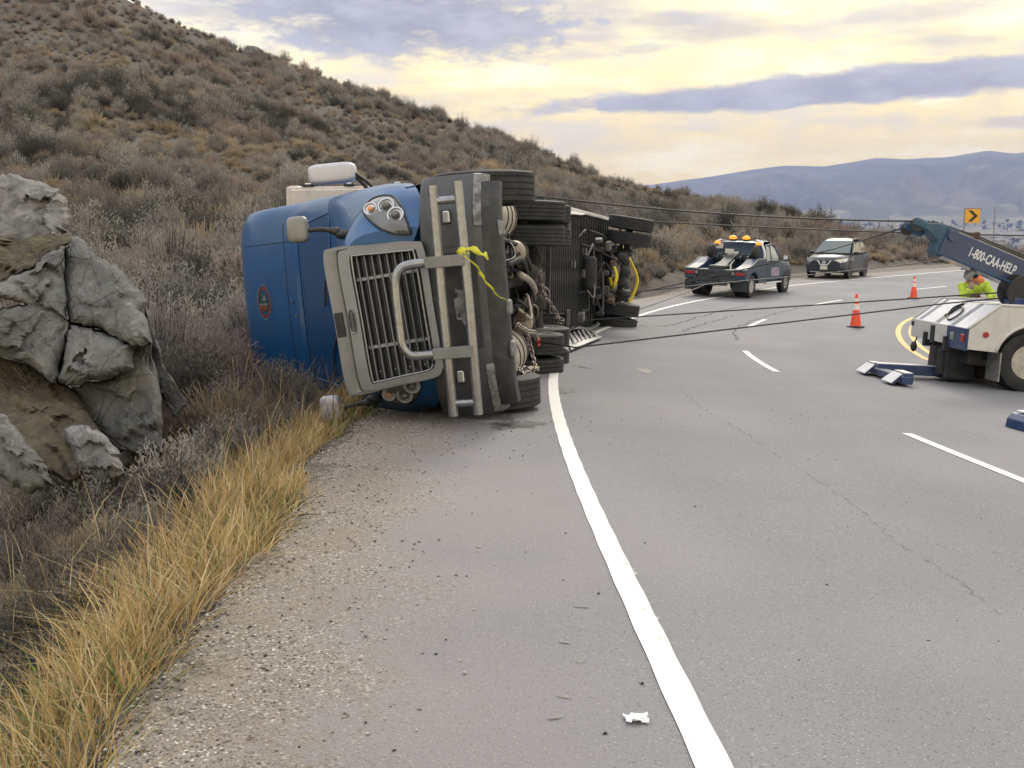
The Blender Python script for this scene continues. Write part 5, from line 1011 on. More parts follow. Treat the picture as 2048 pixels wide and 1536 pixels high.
for i in range(120):
    x = g.uniform(-1.6, 3.5); y = 3.5+9*g.uniform(0, 1)**.8; peb(x, y, g.uniform(.004, .010)*(1+y*.03), int(g.choice([0, 0, 0, 1])))
for i in range(130):
    p = ground(g.normal(960, 110), 830+abs(g.normal(0, 34))); peb(p.x, p.y, g.uniform(.004, .013), 0)
for px, py in ((929, 1347), (737, 1117), (958, 1095)): p = ground(px, py); peb(p.x, p.y, .016, 1)
PBa = np.array(PB); S_, T_ = st(PBa[:, 0], PBa[:, 1]); PZ = zroad(S_, T_)+PBa[:, 2]*.25-np.maximum(0, tout(S_)-T_)*.42
for (x, y, s, mi), z in zip(PB, PZ):
    k = len(V_); a = g.uniform(0, 6.28); c, s_ = math.cos(a), math.sin(a); q = PV*g.uniform(.6, 1.2, (6, 3))*s
    V_.extend([(x+p[0]*c-p[1]*s_, y+p[0]*s_+p[1]*c, z+p[2]*.7) for p in q]); F_.extend([tuple(i+k for i in f) for f in PF]); MI_.extend([mi]*8)
o = npmesh('loose_stones', V_, F_, [mat('dark_stone', (.04, .036, .033), .9), mat('pale_stone', (.50, .47, .43), .9), mat('brown_stone', (.22, .17, .13), .9)], 'stuff', smooth=False); o.data.polygons.foreach_set('material_index', np.array(MI_, np.int32)); tag(o, 'small loose stones and dirt crumbs scattered on shoulder and road', 'stones')
p = ground(1272, 1441); b = B(); n = 6; q = [[(p.x+(i-2.5)*.016+random.uniform(-.006, .006), p.y+(k-2.5)*.013+random.uniform(-.006, .006), p.z+.005+random.uniform(0, .014)) for k in range(n)] for i in range(n)]; b.loft(q, cap=False); b.out('paper_scrap', mat('white_paper', (.75, .76, .78), .8), None, smooth=None, label='crumpled white paper scrap on the asphalt beside the white line', cat='litter')
p0, p1 = ground(576, 1037), ground(643, 1031); b = B(); b.tube([p0+Vector((0, 0, .01)), (p0+p1)/2+Vector((0, .01, .015)), p1+Vector((0, 0, .01))], [.005, .006, .003], 6); b.out('twig', M_RUST, None, label='thin brown twig lying on the gravel shoulder', cat='twig')
# ================================================================ heavy recovery truck parked across the road
M_NAVY = mat('navy_paint', (.018, .045, .135), .38, var=.08, vs_=5, coat=.4, dirt=((.09, .09, .10), 6, .25)); M_TWH = mat('worn_white_paint', (.62, .61, .58), .5, var=.05, vs_=4, dirt=((.36, .34, .31), 5, .4)); M_DECK = mat('bright_deck', (.74, .75, .80), .35, .1, var=.06, vs_=5, dirt=((.40, .41, .46), 7, .35))
M_TEAL = mat('faded_blue_paint', (.03, .085, .15), .5, var=.15, vs_=8, dirt=((.10, .11, .12), 9, .4)); M_GREY = mat('grey_steel', (.30, .30, .29), .5, .3, var=.2, vs_=10); M_LETTER = mat('white_lettering', (.72, .73, .76), .6); M_REDL = mat('red_lens', (.35, .02, .03), .3, coat=.5)
gx, gy = 7.42, 16.8; S_, T_ = st(gx, gy); zt0 = float(zroad(S_, T_)[0]); slope = (rz(gx+1.5, gy)-rz(gx-1.5, gy))/3; sly = (rz(gx, gy+1)-rz(gx, gy-1))/2
MW = frame((gx, gy, zt0), Vector((1, 0, slope)).normalized(), Vector((0, 1, sly)).normalized(), Vector((-slope, -sly, 1)).normalized())
tow = empty('recovery_truck', MW, 'white and blue heavy recovery truck with raised lettered boom parked across the road', 'tow truck')
def KP(name, b, m, par=None, **k): return b.out(name, m, par or tow, **k)
WR, HWD = .43, 1.10
# body side with wheel arch
for sg in (-1, 1):
    arch = [(WR*1.22*math.cos(a), .44+WR*1.22*math.sin(a)) for a in np.linspace(math.pi*.93, math.pi*.07, 18)]
    poly = [(-.92, .86), (-.50, 1.21), (2.6, 1.24), (2.6, .60), (.62, .58)]+arch[::-1]+[(-.60, .56), (-.92, .58)]
    b = B(); b.prism([(x, sg*HWD, z) for x, z in poly], (0, -sg*.05, 0)); sd_ = KP('body_side', b, M_TWH)
    b = B(); b.tube([(x, sg*(HWD+.005), z) for x, z in arch], .022, 6); KP('arch_lip', b, M_TWH, sd_, smooth=True)
    b = B(); b.lathe([(0, .042), (.02, .042), (.026, .034)], (-.68, sg*(HWD-.003), .80), (0, sg, 0), 16); KP('marker_lamp', b, M_REDL, sd_)
    b = B(); b.tube([(x*.98, sg*(HWD-.35), z) for x, z in arch], .30, 4, False); KP('arch_liner', b, M_BLK, sd_)
# sloped tail deck
b = B(); b.add([(-.93, -HWD+.02, .865), (-.93, HWD-.02, .865), (-.50, HWD-.02, 1.215), (-.50, -HWD+.02, 1.215), (2.6, HWD-.02, 1.235), (2.6, -HWD+.02, 1.235)], [(0, 1, 2, 3), (3, 2, 4, 5)]); dk = KP('deck', b, M_DECK); q = dk.modifiers.new('s', 'SOLIDIFY'); q.thickness = .03
for y0, y1 in ((.90, .78), (.22, .06), (-.38, -.52)):
    b = B(); b.add([(-.925, y0, .874), (-.925, y1, .874), (-.50, y1, 1.221), (-.50, y0, 1.221), (.6, y1, 1.228), (.6, y0, 1.228)], [(0, 1, 2, 3), (3, 2, 4, 5)]); KP('deck_stripe', b, M_NAVY, dk)
for sg in (1, -1): b = B(); b.tube([(-.93, sg*(HWD-.01), .885), (-.50, sg*(HWD-.01), 1.232), (2.6, sg*(HWD-.01), 1.25)], .022, 6); KP('deck_edge', b, M_TWH, dk)
b = B(); b.tube(cr([(-.80, .15, .99), (-.62, .0, 1.14), (-.72, -.25, 1.06), (-.85, -.20, .95), (-.80, .05, .985), (-.66, .2, 1.11), (-.55, .1, 1.19)], 40), .014, 6); KP('deck_cable', b, M_STEEL, dk, smooth=True)
# tail panel: white left part, blue right part
b = B(); b.box((-.925, .36, .735), (.05, 1.48, .285), .008); tl = KP('tail_panel', b, M_TWH); b = B(); b.box((-.932, -.735, .715), (.05, .71, .325), .008); KP('tail_panel', b, M_NAVY)
b = B(); b.box((-.955, .16, .70), (.03, .14, .27), .004); KP('tail_slot', b, M_BLK, tl); b = B(); b.box((-.952, 1.03, .80), (.02, .10, .07), .004); KP('tail_lamp', b, M_BLK, tl)
for y, m in ((-.60, M_GREY), (-.98, M_REDL)): b = B(); b.box((-.96, y, .73), (.02, .13, .12), .01); KP('tail_lamp', b, m, tl)
b = B(); b.tube([(-.95, .80, .60), (-.97, .82, .50)], .012, 6); b.ell((-.98, .83, .44), (.05, .06, .085), 10, 8); KP('hanging_hook', b, M_BLK, smooth=True)
# chassis, suspension, underlift
for sg in (1, -1): b = B(); b.box((1.6, sg*.40, .60), (5.2, .09, .22), .01); KP('frame_rail', b, M_BLK)
b = B(); b.box((-.66, .02, .30), (.46, .62, .52), .03); b.box((-.45, .0, .42), (.5, 1.3, .22), .02); KP('underlift_housing', b, M_CHASSIS)
b = B(); b.cyl((-.90, .1, .52), (-.92, .1, .10), .09); b.cyl((-.90, -.18, .5), (-.92, -.18, .12), .07); KP('lift_cylinder', b, M_CHASSIS, smooth=40)
b = B(); b.box((-1.32, .05, .135), (1.0, .22, .15), .012); ul = KP('underlift_boom', b, M_NAVY); b = B(); b.box((-1.32, .05, .214), (.98, .18, .008)); KP('boom_top_plate', b, M_TWH, ul)
b = B(); b.box((-1.76, -.30, .09), (.16, 1.75, .11), .012); cb = KP('underlift_crossbar', b, M_NAVY)
for y in (.30, -.90):
    b = B(); b.prism([(-1.96, y-.24, .025), (-1.96, y+.24, .025), (-1.79, y+.20, .175), (-1.79, y-.20, .175)], (.01, 0, 0)); b.box((-1.73, y, .115), (.14, .46, .15), .012); KP('wheel_grid_block', b, M_NAVY, cb)
    b = B(); b.add([(-1.968, y-.21, .035), (-1.968, y+.21, .035), (-1.812, y+.18, .172), (-1.812, y-.18, .172)], [(0, 1, 2, 3)]); q = KP('block_face', b, M_DECK, cb); mm_ = q.modifiers.new('s', 'SOLIDIFY'); mm_.thickness = .012
    b = B(); b.box((-1.73, y, .193), (.13, .42, .008)); KP('block_top', b, M_TWH, cb)
for sg in (1, -1):
    b = B(); b.box((-.42, sg*.86, .34), (.02, .44, .42)); KP('mud_flap', b, M_GREY); 
for x in (0.0,):
    for sg in (1, -1): wheel(tow, 'rear_wheel', (x, sg*.94, WR), WR, .25, outer=sg, hubdeep=.09); wheel(tow, 'rear_wheel', (x, sg*.64, WR), WR, .25, rim=False)
    b = B(); b.cyl((x, -.9, WR), (x, .9, WR), .08); b.ell((x, 0, WR), (.22, .2, .2), 14, 8); KP('rear_axle', b, M_BLK, smooth=40)
b = B(); b.box((.75, 0, .55), (2.6, 1.3, .35), .03); KP('underbody', b, M_BLK)
# boom with lettering
BA = Vector((-1.16, 0, 2.15)); BE = Vector((2.3, 0, .92)); bd = (BE-BA).normalized(); bn = Vector((-bd.z, 0, bd.x)); ln = (BE-BA).length
if bn.z < 0: bn = -bn
MBm = frame(BA, bd, Vector((0, 1, 0)), bn)
boom = empty('boom', Matrix.Identity(4)); boom.parent = tow; boom.matrix_local = MBm
def BP(name, b, m, par=None, **k): return b.out(name, m, par or boom, **k)
b = B(); b.prism([(.10, -.20, -.21), (.10, -.20, .20), (ln, -.20, .20), (ln, -.20, -.20), (1.25, -.20, -.21), (.62, -.20, -.205)], (0, .40, 0)); bm_ = BP('boom_beam', b, M_NAVY, bev=.012)
b = B(); b.box((ln/2, 0, .212), (ln-.4, .30, .02), .004); BP('boom_top', b, M_GREY); b = B(); b.box((.95, -.203, -.17), (1.3, .012, .03)); BP('boom_rib', b, M_TEAL)
text_mesh('boom_lettering', '1-800-CAA-HELP', .205, M_LETTER, boom, Matrix.Translation((.90, -.206, 0.0))@Matrix(((1, 0, 0, 0), (0, 0, -1, 0), (0, 1, 0, 0), (0, 0, 0, 1))), .002, .004, .52)
b = B(); b.prism([(-.20, -.17, .06), (-.20, -.17, .16), (-.05, -.17, .22), (.26, -.17, .23), (.32, -.17, -.05), (.16, -.17, -.25), (.06, -.17, -.20), (.02, -.17, -.02)], (0, .34, 0)); hd = BP('boom_head', b, M_TEAL, bev=.015)
for y, z, x in ((-.11, .11, -.20), (.10, .03, -.24)):
    b = B(); b.box((x-.06, y, z), (.34, .11, .14), .03); BP('sheave_housing', b, M_TEAL, hd); b = B(); b.lathe([(0, .10), (.02, .10), (.035, .075), (.05, .10), (.07, .10)], (x-.14, y-.035, z-.03), (0, 1, 0), 20); BP('sheave', b, M_BLK, hd, smooth=35)
b = B(); b.cyl((.20, -.24, .12), (.20, .24, .12), .085); BP('head_pivot', b, M_NAVY, hd, smooth=40)
for y in (-.09, .09): b = B(); b.tube([(-.15, y, .22), (.6, y, .275), (ln-.6, y, .30)], .012, 6); BP('winch_line', b, M_STEEL, smooth=True)
b = B(); b.box((.55, 0, .27), (.10, .30, .08), .01); b.cyl((.55, -.15, .30), (.55, .15, .30), .03); BP('line_guide', b, M_RUST); b = B(); b.box((1.85, 0, .27), (.10, .36, .10), .01); BP('line_guide', b, M_RUST); b = B(); b.tube([(1.55, -.21, .22), (1.75, -.23, .30), (1.80, -.23, .34)], .03, 6); BP('tie_handle', b, M_BLK)
b = B(); b.cyl((.78, -.05, -.19), (.70, -.05, -.36), .05); BP('boom_stop', b, M_GREY)
b = B(); b.cyl((.85, 0, 1.16), (.55, 0, 1.52), .06); b.cyl((.55, 0, 1.52), (.30, 0, 1.62), .032); KP('boom_ram', b, M_CHROME, smooth=40)
# winches and deck gear
for x, y in ((.12, -.36), (.66, -.36), (.80, .36), (1.25, .36)):
    b = B(); b.lathe([(0, .25), (.03, .25), (.03, .16), (.35, .16), (.35, .25), (.38, .25)], (x-.05, y-.19, 1.42), (0, 1, 0), 28); KP('winch_drum', b, M_BLK, smooth=35); b = B(); b.box((x-.05, y, 1.28), (.3, .42, .10), .01); KP('winch_base', b, M_NAVY)
for p0, p1 in (((.05, -.75, 1.26), (.45, -.72, 1.50)), ((.1, -.55, 1.26), (.38, -.62, 1.33)), ((.2, -.9, 1.25), (.55, -.92, 1.36))): b = B(); b.cyl(p0, p1, .035); KP('control_lever', b, M_DECK, smooth=40)
b = B(); b.box((.75, -.80, 1.40), (.75, .40, .32), .03); b.tube([(.30, -.8, 1.30), (.6, -.9, 1.40), (.9, -1.0, 1.5)], .06, 8); KP('control_box', b, M_TEAL)
b = B(); b.box((2.35, 0, 1.30), (.6, 1.0, .9), .05); KP('turret', b, M_NAVY); b = B(); b.box((2.0, 0, 1.6), (.25, .8, .6), .03); KP('turret_mast', b, M_NAVY)
# tool bodies and cab ahead
b = B(); b.box((2.95, 0, 1.0), (.6, 2.18, .95), .03); KP('tool_box', b, M_TWH)
cabp = [(3.45, .55), (3.45, 2.45), (3.65, 2.55), (4.9, 2.50), (5.35, 1.75), (6.6, 1.60), (6.85, 1.45), (6.85, .60), (6.4, .55)]
b = B(); b.loft([[(x, y*1.06, z if y in (-1, 1) else z) for x, z in cabp] for y in (-1.0, -.9, .9, 1.0)], closed=True); KP('cab', b, M_NAVY, bev=.05)
for sg in (1, -1):
    b = B(); b.box((4.25, sg*1.062, 2.05), (.95, .012, .6), .004); KP('cab_window', b, M_GLASSN); wheel(tow, 'front_wheel', (5.6, sg*.95, WR), WR, .26, outer=sg, hubdeep=-.05)
b = B(); b.add([(4.93, -.9, 2.42), (4.93, .9, 2.42), (5.345, .9, 1.80), (5.345, -.9, 1.80)], [(0, 1, 2, 3)]); q = KP('windscreen', b, M_GLASSN); mm_ = q.modifiers.new('s', 'SOLIDIFY'); mm_.thickness = -.03; mm_.offset = 0
b = B(); b.box((6.88, 0, .62), (.14, 2.1, .28), .03); KP('front_bumper', b, M_GREY); b = B(); b.box((3.9, 0, 2.62), (.3, 1.3, .12), .03); KP('light_bar', b, M_AMB)
# ---- man in a hi-vis jacket leaning on the far side of the deck
M_SKIN = mat('skin', (.36, .22, .17), .6, sub=.05); M_HIV = mat('hi_vis_yellow', (.50, .66, .05), .7, var=.15, vs_=14, bump=.4, bs=25); M_ORG = mat('hi_vis_orange', (.85, .24, .07), .7, var=.1, vs_=14, bump=.3, bs=25); M_DKC = mat('dark_clothing', (.03, .03, .035), .85, var=.2, vs_=14); M_REFL = mat('reflective_grey', (.30, .31, .28), .5)
px0 = PY(1943, 600, 18.45); pz0 = rz(px0.x, 18.45)
man = empty('person', Matrix.Translation((px0.x, 18.45, pz0+.05)), 'man in yellow hi-vis jacket and dark cap leaning on the recovery truck deck', 'person')
def skin(name, joints, bones, m, sub=2, parent=man):
    me = bpy.data.meshes.new(name); me.from_pydata([j[:3] for j in joints], bones, []); o = bpy.data.objects.new(name, me); COL.objects.link(o); o.parent = parent; md = o.modifiers.new('skin', 'SKIN'); me.skin_vertices or None
    if not me.skin_vertices: 
        bm = bmesh.new(); bm.from_mesh(me); bm.verts.layers.skin.verify(); bm.to_mesh(me); bm.free()
    for i, j in enumerate(joints): me.skin_vertices[0].data[i].radius = (j[3], j[4] if len(j) > 4 else j[3]); me.skin_vertices[0].data[i].use_root = i == 0
    q = o.modifiers.new('sub', 'SUBSURF'); q.levels = q.render_levels = sub; md.use_smooth_shade = True; me.materials.append(m); return o
# local axes: -y towards the deck and camera, -x is the way he faces
J = [(0, .10, .92, .15, .13), (0, .04, 1.10, .155, .12), (-.03, -.05, 1.28, .18, .13), (-.04, -.10, 1.42, .13, .10), (-.06, -.13, 1.50, .055), (-.08, -.15, 1.57, .06)]
bl = [(0, 1), (1, 2), (2, 3), (3, 4), (4, 5)]
arms = [(.16, -.12, 1.40, .08), (.22, -.30, 1.22, .068), (.06, -.44, 1.17, .055), (-.10, -.46, 1.19, .045), (-.20, -.10, 1.38, .08), (-.24, -.30, 1.20, .068), (-.16, -.34, 1.36, .05), (-.13, -.28, 1.47, .042)]
legs = [(.10, .10, .85, .105), (.12, .10, .48, .075), (.13, .14, .10, .055), (.13, .02, .05, .05), (-.10, .10, .85, .105), (-.12, .02, .48, .075), (-.14, .08, .10, .055), (-.15, -.04, .05, .05)]
J2 = J+arms+legs; bl2 = bl+[(3, 6), (6, 7), (7, 8), (8, 9), (3, 10), (10, 11), (11, 12), (12, 13), (0, 14), (14, 15), (15, 16), (16, 17), (0, 18), (18, 19), (19, 20), (20, 21)]
skin('body', [(a[0], a[1], a[2], a[3]*.85, (a[4] if len(a) > 4 else a[3])*.85) for a in J2], bl2, M_SKIN)
skin('jacket', [(a[0], a[1], a[2], a[3]*1.12, (a[4] if len(a) > 4 else a[3])*1.15) for a in J[:4]+[arms[0], arms[1], arms[2], arms[4], arms[5], arms[6]]], [(0, 1), (1, 2), (2, 3), (3, 4), (4, 5), (5, 6), (3, 7), (7, 8), (8, 9)], M_HIV)
skin('trousers', [(0, .10, .92, .16, .14)]+[(a[0], a[1], a[2], a[3]*1.12) for a in (legs[0], legs[1], legs[2], legs[4], legs[5], legs[6])], [(0, 1), (1, 2), (2, 3), (0, 4), (4, 5), (5, 6)], M_DKC)
for sg, (lx, ly) in ((1, (.13, .04)), (-1, (-.15, -.02))): b = B(); b.box((lx, ly, .05), (.10, .27, .10), .035); KP('boot', b, M_BLK, man)
b = B(); b.torus((.02, -.06, 1.46), (.25, .35, 1), .10, .055, 18, 8); b.ell((.08, .0, 1.47), (.11, .10, .12), 14, 8); KP('orange_hood', b, M_ORG, man, smooth=True)
hd_ = B(); hd_.ell((-.10, -.17, 1.635), (.095, .078, .118), 18, 12); hd_.ell((-.185, -.175, 1.62), (.022, .016, .026), 8, 6); hd_.ell((-.09, -.25, 1.63), (.022, .012, .03), 8, 6); hd_.ell((-.09, -.092, 1.63), (.022, .012, .03), 8, 6); hd_.ell((-.15, -.17, 1.56), (.05, .05, .035), 10, 6); hdo = KP('head', hd_, M_SKIN, man, smooth=True)
b = B()
for yy in (-.205, -.14): b.ell((-.178, yy, 1.648), (.012, .013, .010), 8, 6)
b.ell((-.176, -.172, 1.575), (.012, .028, .008), 8, 6); KP('eyes_and_mouth', b, M_BLK, hdo, smooth=True)
b = B(); b.ell((-.09, -.17, 1.685), (.108, .092, .088), 18, 8); b.v = [v if v[2] > 1.665 else (v[0], v[1], 1.665) for v in b.v]; b.ell((-.215, -.18, 1.672), (.075, .07, .014), 14, 6); KP('cap', b, M_DKC, man, smooth=True)
b = B(); b.ell((-.04, -.17, 1.60), (.07, .082, .08), 14, 8); KP('hair', b, M_DKC, hdo, smooth=True)
for base, dirv, nm in (((-.13, -.28, 1.48), Vector((-.25, .55, .75)), 'hand'), ((-.12, -.46, 1.19), Vector((-.95, .05, -.05)), 'hand')):
    b = B(); base = Vector(base); d = dirv.normalized(); s_ = d.cross(Vector((0, -1, .3))).normalized(); nrm = d.cross(s_); b.tube([base, base+d*.04, base+d*.085], [.030, .040, .036], 10)
    for k, (o_, l_) in enumerate(((-.030, .062), (-.010, .072), (.010, .068), (.030, .054))): p = base+d*.08+s_*o_; b.tube([p, p+d*l_*.5-nrm*.008, p+d*l_*.85-nrm*.028], [.0095, .009, .007], 6)
    p = base+d*.03+s_*-.036; b.tube([p, p+(d*.6-s_*.8)*.035, p+(d*.9-s_*.5)*.06], [.012, .011, .009], 6); KP(nm, b, M_DKC if base.z < 1.3 else M_SKIN, man, smooth=True)
b = B(); b.box((-.215, -.20, 1.575), (.012, .05, .09), .004); ph = b.out('phone', M_BLK, None, label='small dark phone in the hand of the man in hi-vis', cat='phone'); ph.location = man.matrix_world.translation
for z, r in ((1.06, .175), (1.20, .20)): b = B(); b.torus((-.02, 0.02-.25*(z-1.06), z), (0, -.25, 1), r, .028, 24, 6, (1.0, .80)); KP('reflective_band', b, M_REFL, man, smooth=True)
# ================================================================ light tow truck on the far edge line
M_TBL = mat('deep_blue_paint', (.024, .048, .09), .5, coat=.1, var=.06, vs_=4, dirt=((.10, .11, .13), 4, .25)); M_DKG = mat('charcoal_metal', (.035, .042, .048), .5, .2, var=.3, vs_=8); M_BEACON = mat('amber_beacon', (.85, .26, .02), .3, emit=((1.0, .30, .015), 1.0)); M_SGLASS = mat('window_glass', (.35, .40, .42), .08, spec=.6); M_DGLASS = mat('dark_window_glass', (.02, .024, .028), .06, spec=.6)
A0, A1 = ground(1497, 596), ground(1556, 586); hd2 = math.atan2(A1.y-A0.y, A1.x-A0.x)
right = Vector((math.sin(hd2), -math.cos(hd2), 0)); C0 = A0-right*.92
def set_on_road(x, y, h):
    ca, sa = math.cos(h), math.sin(h); zx = (rz(x+ca*1.5, y+sa*1.5)-rz(x-ca*1.5, y-sa*1.5))/3; zy = (rz(x-sa*.8, y+ca*.8)-rz(x+sa*.8, y-ca*.8))/1.6
    X = Vector((ca, sa, zx)).normalized(); Y = Vector((-sa, ca, zy)); Y = (Y-X*Y.dot(X)).normalized(); return frame((x, y, rz(x, y)), X, Y, X.cross(Y))
lt = empty('light_tow_truck', set_on_road(C0.x, C0.y, hd2)@Matrix.Diagonal((1, 1, .93, 1)), 'small dark blue wrecker pickup with lit amber roof beacons on the road edge', 'tow truck')
def LP(name, b, m, par=None, **k): return b.out(name, m, par or lt, **k)
wb, r_ = 3.75, .40
for sg in (1, -1):
    wheel(lt, 'rear_wheel', (0, sg*.90, r_), r_, .24, outer=sg, hubdeep=.06, n=32); wheel(lt, 'rear_wheel', (0, sg*.62, r_), r_, .24, rim=False, n=32); wheel(lt, 'front_wheel', (wb, sg*.88, r_), r_, .25, outer=sg, hubdeep=-.05, n=32)
def carloft(st_, n=8):                                       # stations: x, z bottom, z top, half width low, half width top, crown
    out = []
    for x, zb, zt, wl, wt, cwn in st_:
        h = [(0, zb), (wl*.92, zb), (wl, zb+.10*(zt-zb)), (max(wl, wt)*1.01, zb+.55*(zt-zb)), (wt, zt-.06), (wt-.07, zt-.005), (0, zt+cwn)]
        out.append([(x, -p[0], p[1]) for p in h[::-1]][:-1]+[(x, p[0], p[1]) for p in h])
    return out
def loftbody(st_, m, par, name, sm=35, sub=0):
    b = B(); b.loft(carloft(st_), closed=True); return b.out(name, m, par, smooth=sm, sub=sub)
bd2 = loftbody([(1.35, .50, 1.22, .92, .93, .0), (1.40, .48, 1.24, .95, .95, 0), (2.9, .48, 1.24, .96, .95, 0), (3.2, .50, 1.25, .97, .94, .03), (4.3, .52, 1.22, .96, .90, .04), (4.55, .55, 1.12, .92, .86, .02), (4.62, .60, 1.0, .88, .82, 0)], M_TBL, lt, 'cab_body')
gh = [(1.42, 1.22, .94), (1.50, 1.60, .90), (1.62, 1.90, .78), (1.85, 1.98, .70), (2.45, 1.97, .70), (2.75, 1.85, .74), (3.25, 1.24, .88)]
b = B(); b.loft([[(x, -w, z) for x, z, w in gh], [(x, -w*.86, z+.03*(z > 1.8)) for x, z, w in gh], [(x, 0, z+.05*(z > 1.8)) for x, z, w in gh], [(x, w*.86, z+.03*(z > 1.8)) for x, z, w in gh], [(x, w, z) for x, z, w in gh]], cap=False); gr = LP('cab_roof', b, M_TBL, smooth=40)
for sg in (1, -1):
    b = B(); b.prism([(1.55, sg*.92, 1.26), (1.64, sg*.84, 1.80), (2.42, sg*.80, 1.84), (2.72, sg*.83, 1.72), (3.06, sg*.92, 1.26)], (0, sg*.012, 0)); LP('side_window', b, M_SGLASS, gr); b = B(); b.tube([(2.12, sg*.935, 1.26), (2.12, sg*.83, 1.83)], .03, 6); b.tube([(1.50, sg*.95, 1.24), (1.60, sg*.86, 1.84), (2.45, sg*.81, 1.88), (2.78, sg*.83, 1.74), (3.14, sg*.93, 1.24)], .03, 6); LP('window_pillar', b, M_TBL, gr)
    b = B(); b.box((2.55, sg*.965, .85), (.9, .012, .33), .004); LP('door_lettering_panel', b, mat('faded_sign', (.42, .36, .45), .6, c2=(.16, .14, .24), vs_=9), bd2)
    b = B(); b.tube([(2.90, sg*.94, 1.32), (2.92, sg*1.12, 1.34)], .03, 6); b.box((2.95, sg*1.20, 1.36), (.10, .18, .24), .03); mr = LP('door_mirror', b, M_DKG, gr); b = B(); b.box((2.893, sg*1.20, 1.37), (.01, .15, .18), .004); LP('mirror_glass', b, M_DECK, mr)
    b = B(); b.tube([(wb+.50*math.cos(a), sg*.95, r_+.02+.50*math.sin(a)) for a in np.linspace(.1, 3.04, 14)], .05, 6); LP('front_wheel_arch', b, M_TBL, bd2, smooth=True); b = B(); b.lathe([(0, .46), (.02, .46)], (wb, sg*.955, r_), (0, sg, 0), 24); LP('arch_opening', b, M_BLK, bd2)
    b = B(); b.box((2.2, sg*1.0, .46), (1.6, .16, .05), .02); LP('running_board', b, M_DECK)
    # wrecker body side box with wheel arch
    arch = [(.52*math.cos(a), r_+.52*math.sin(a)) for a in np.linspace(math.pi*.95, math.pi*.05, 12)]; poly = [(-.85, 1.0), (-.1, 1.18), (.35, 1.36), (1.28, 1.36), (1.28, .50), (.56, .50)]+arch[::-1]+[(-.58, .60), (-.85, .66)]
    b = B(); b.prism([(x, sg*1.07, z) for x, z in poly], (0, -sg*.42, 0)); sb = LP('side_body', b, M_TBL, bev=.02)
    b = B(); b.tube([(-.85, sg*1.06, 1.01), (-.1, sg*1.06, 1.19), (.35, sg*1.06, 1.37), (1.28, sg*1.06, 1.37)], .02, 6); b.tube([(-.85, sg*.66, 1.01), (-.85, sg*1.06, 1.01)], .02, 6); LP('body_trim', b, M_GREY, sb)
    b = B(); b.box((-.87, sg*.88, .86), (.02, .32, .11), .01); LP('tail_lamp', b, M_REDL, sb); b = B(); b.box((-.87, sg*.64, .87), (.02, .08, .10), .01); LP('reverse_lamp', b, M_GREY, sb)
    b = B(); b.box((-.72, sg*.84, .42), (.03, .50, .36)); LP('mud_flap', b, M_DKG)
b = B(); b.add([(2.80, -.72, 1.83), (2.80, .72, 1.83), (3.26, .84, 1.27), (3.26, -.84, 1.27)], [(0, 1, 2, 3)]); q = LP('windscreen', b, M_DGLASS, gr); mm_ = q.modifiers.new('s', 'SOLIDIFY'); mm_.thickness = .02
b = B(); b.add([(1.50, -.80, 1.36), (1.50, .80, 1.36), (1.60, .70, 1.84), (1.60, -.70, 1.84)], [(0, 1, 2, 3)]); q = LP('rear_window', b, M_DGLASS, gr); mm_ = q.modifiers.new('s', 'SOLIDIFY'); mm_.thickness = .03
b = B(); b.tube(cr([(1.25, -.98, 1.36), (1.28, -.95, 1.62), (1.33, -.80, 1.93), (1.36, -.55, 2.02), (1.36, 0, 2.03), (1.36, .55, 2.02), (1.33, .80, 1.93), (1.28, .95, 1.62), (1.25, .98, 1.36)], 40), .045, 8); py_ = LP('light_pylon', b, M_DECK, smooth=True)
b = B(); b.box((1.38, 0, 2.05), (.16, 1.25, .05), .02); LP('light_bar', b, M_RUST, py_)
for y, z, k in ((-.26, 2.10, 1.25), (.22, 2.10, 1.25), (-.72, 1.90, 1.05), (.78, 1.90, 1.05)):
    b = B(); b.ell((1.33, y, z), (.08*k, .11*k, .07*k), 14, 8); LP('beacon', b, M_BEACON, py_, smooth=True); b = B(); b.cyl((1.33, y, z-.10*k), (1.33, y, z-.04*k), .09*k); LP('beacon_base', b, M_DKG, py_)
b = B(); b.box((.2, 0, .80), (2.1, 1.3, .40), .03); b.box((-.35, 0, 1.02), (.9, .55, .25), .04); b.prism([(-.6, -.18, 1.0), (-.9, -.18, .75), (.55, -.18, 1.1), (1.1, -.18, 1.55), (.95, -.18, 1.6)], (0, .36, 0)); LP('wrecker_bed', b, M_DKG, bev=.02)
for y in (-.55, -.30, .30, .55): b = B(); b.lathe([(0, .18), (.03, .18), (.03, .1), (.16, .1), (.16, .18), (.19, .18)], (.75, y-.1, 1.35), (0, 1, 0), 18); LP('winch_drum', b, M_DKG, smooth=35)
for y in (-.8, .8): b = B(); b.lathe([(0, .20), (.04, .26), (.16, .26), (.20, .2)], (.85, y-.1, 1.58), (0, 1, 0), 18); LP('tow_dolly_tyre', b, M_TYRE, smooth=35)
b = B(); b.box((-.75, 0, .62), (.25, 1.5, .16), .02); b.box((-.95, 0, .50), (.5, .22, .14), .02); b.box((-1.1, 0, .50), (.12, 1.1, .10), .02); b.box((-.86, .55, .58), (.16, .7, .10), .02); b.box((-.86, -.55, .58), (.16, .7, .10), .02); LP('wheel_lift', b, M_DKG, bev=.01)
b = B(); b.box((.72, .10, 1.62), (.02, .32, .16), .004); LP('number_plate', b, M_TWH); b = B(); b.box((1.28, .72, 1.78), (.02, .34, .18), .004); LP('warning_placard', b, M_TWH)
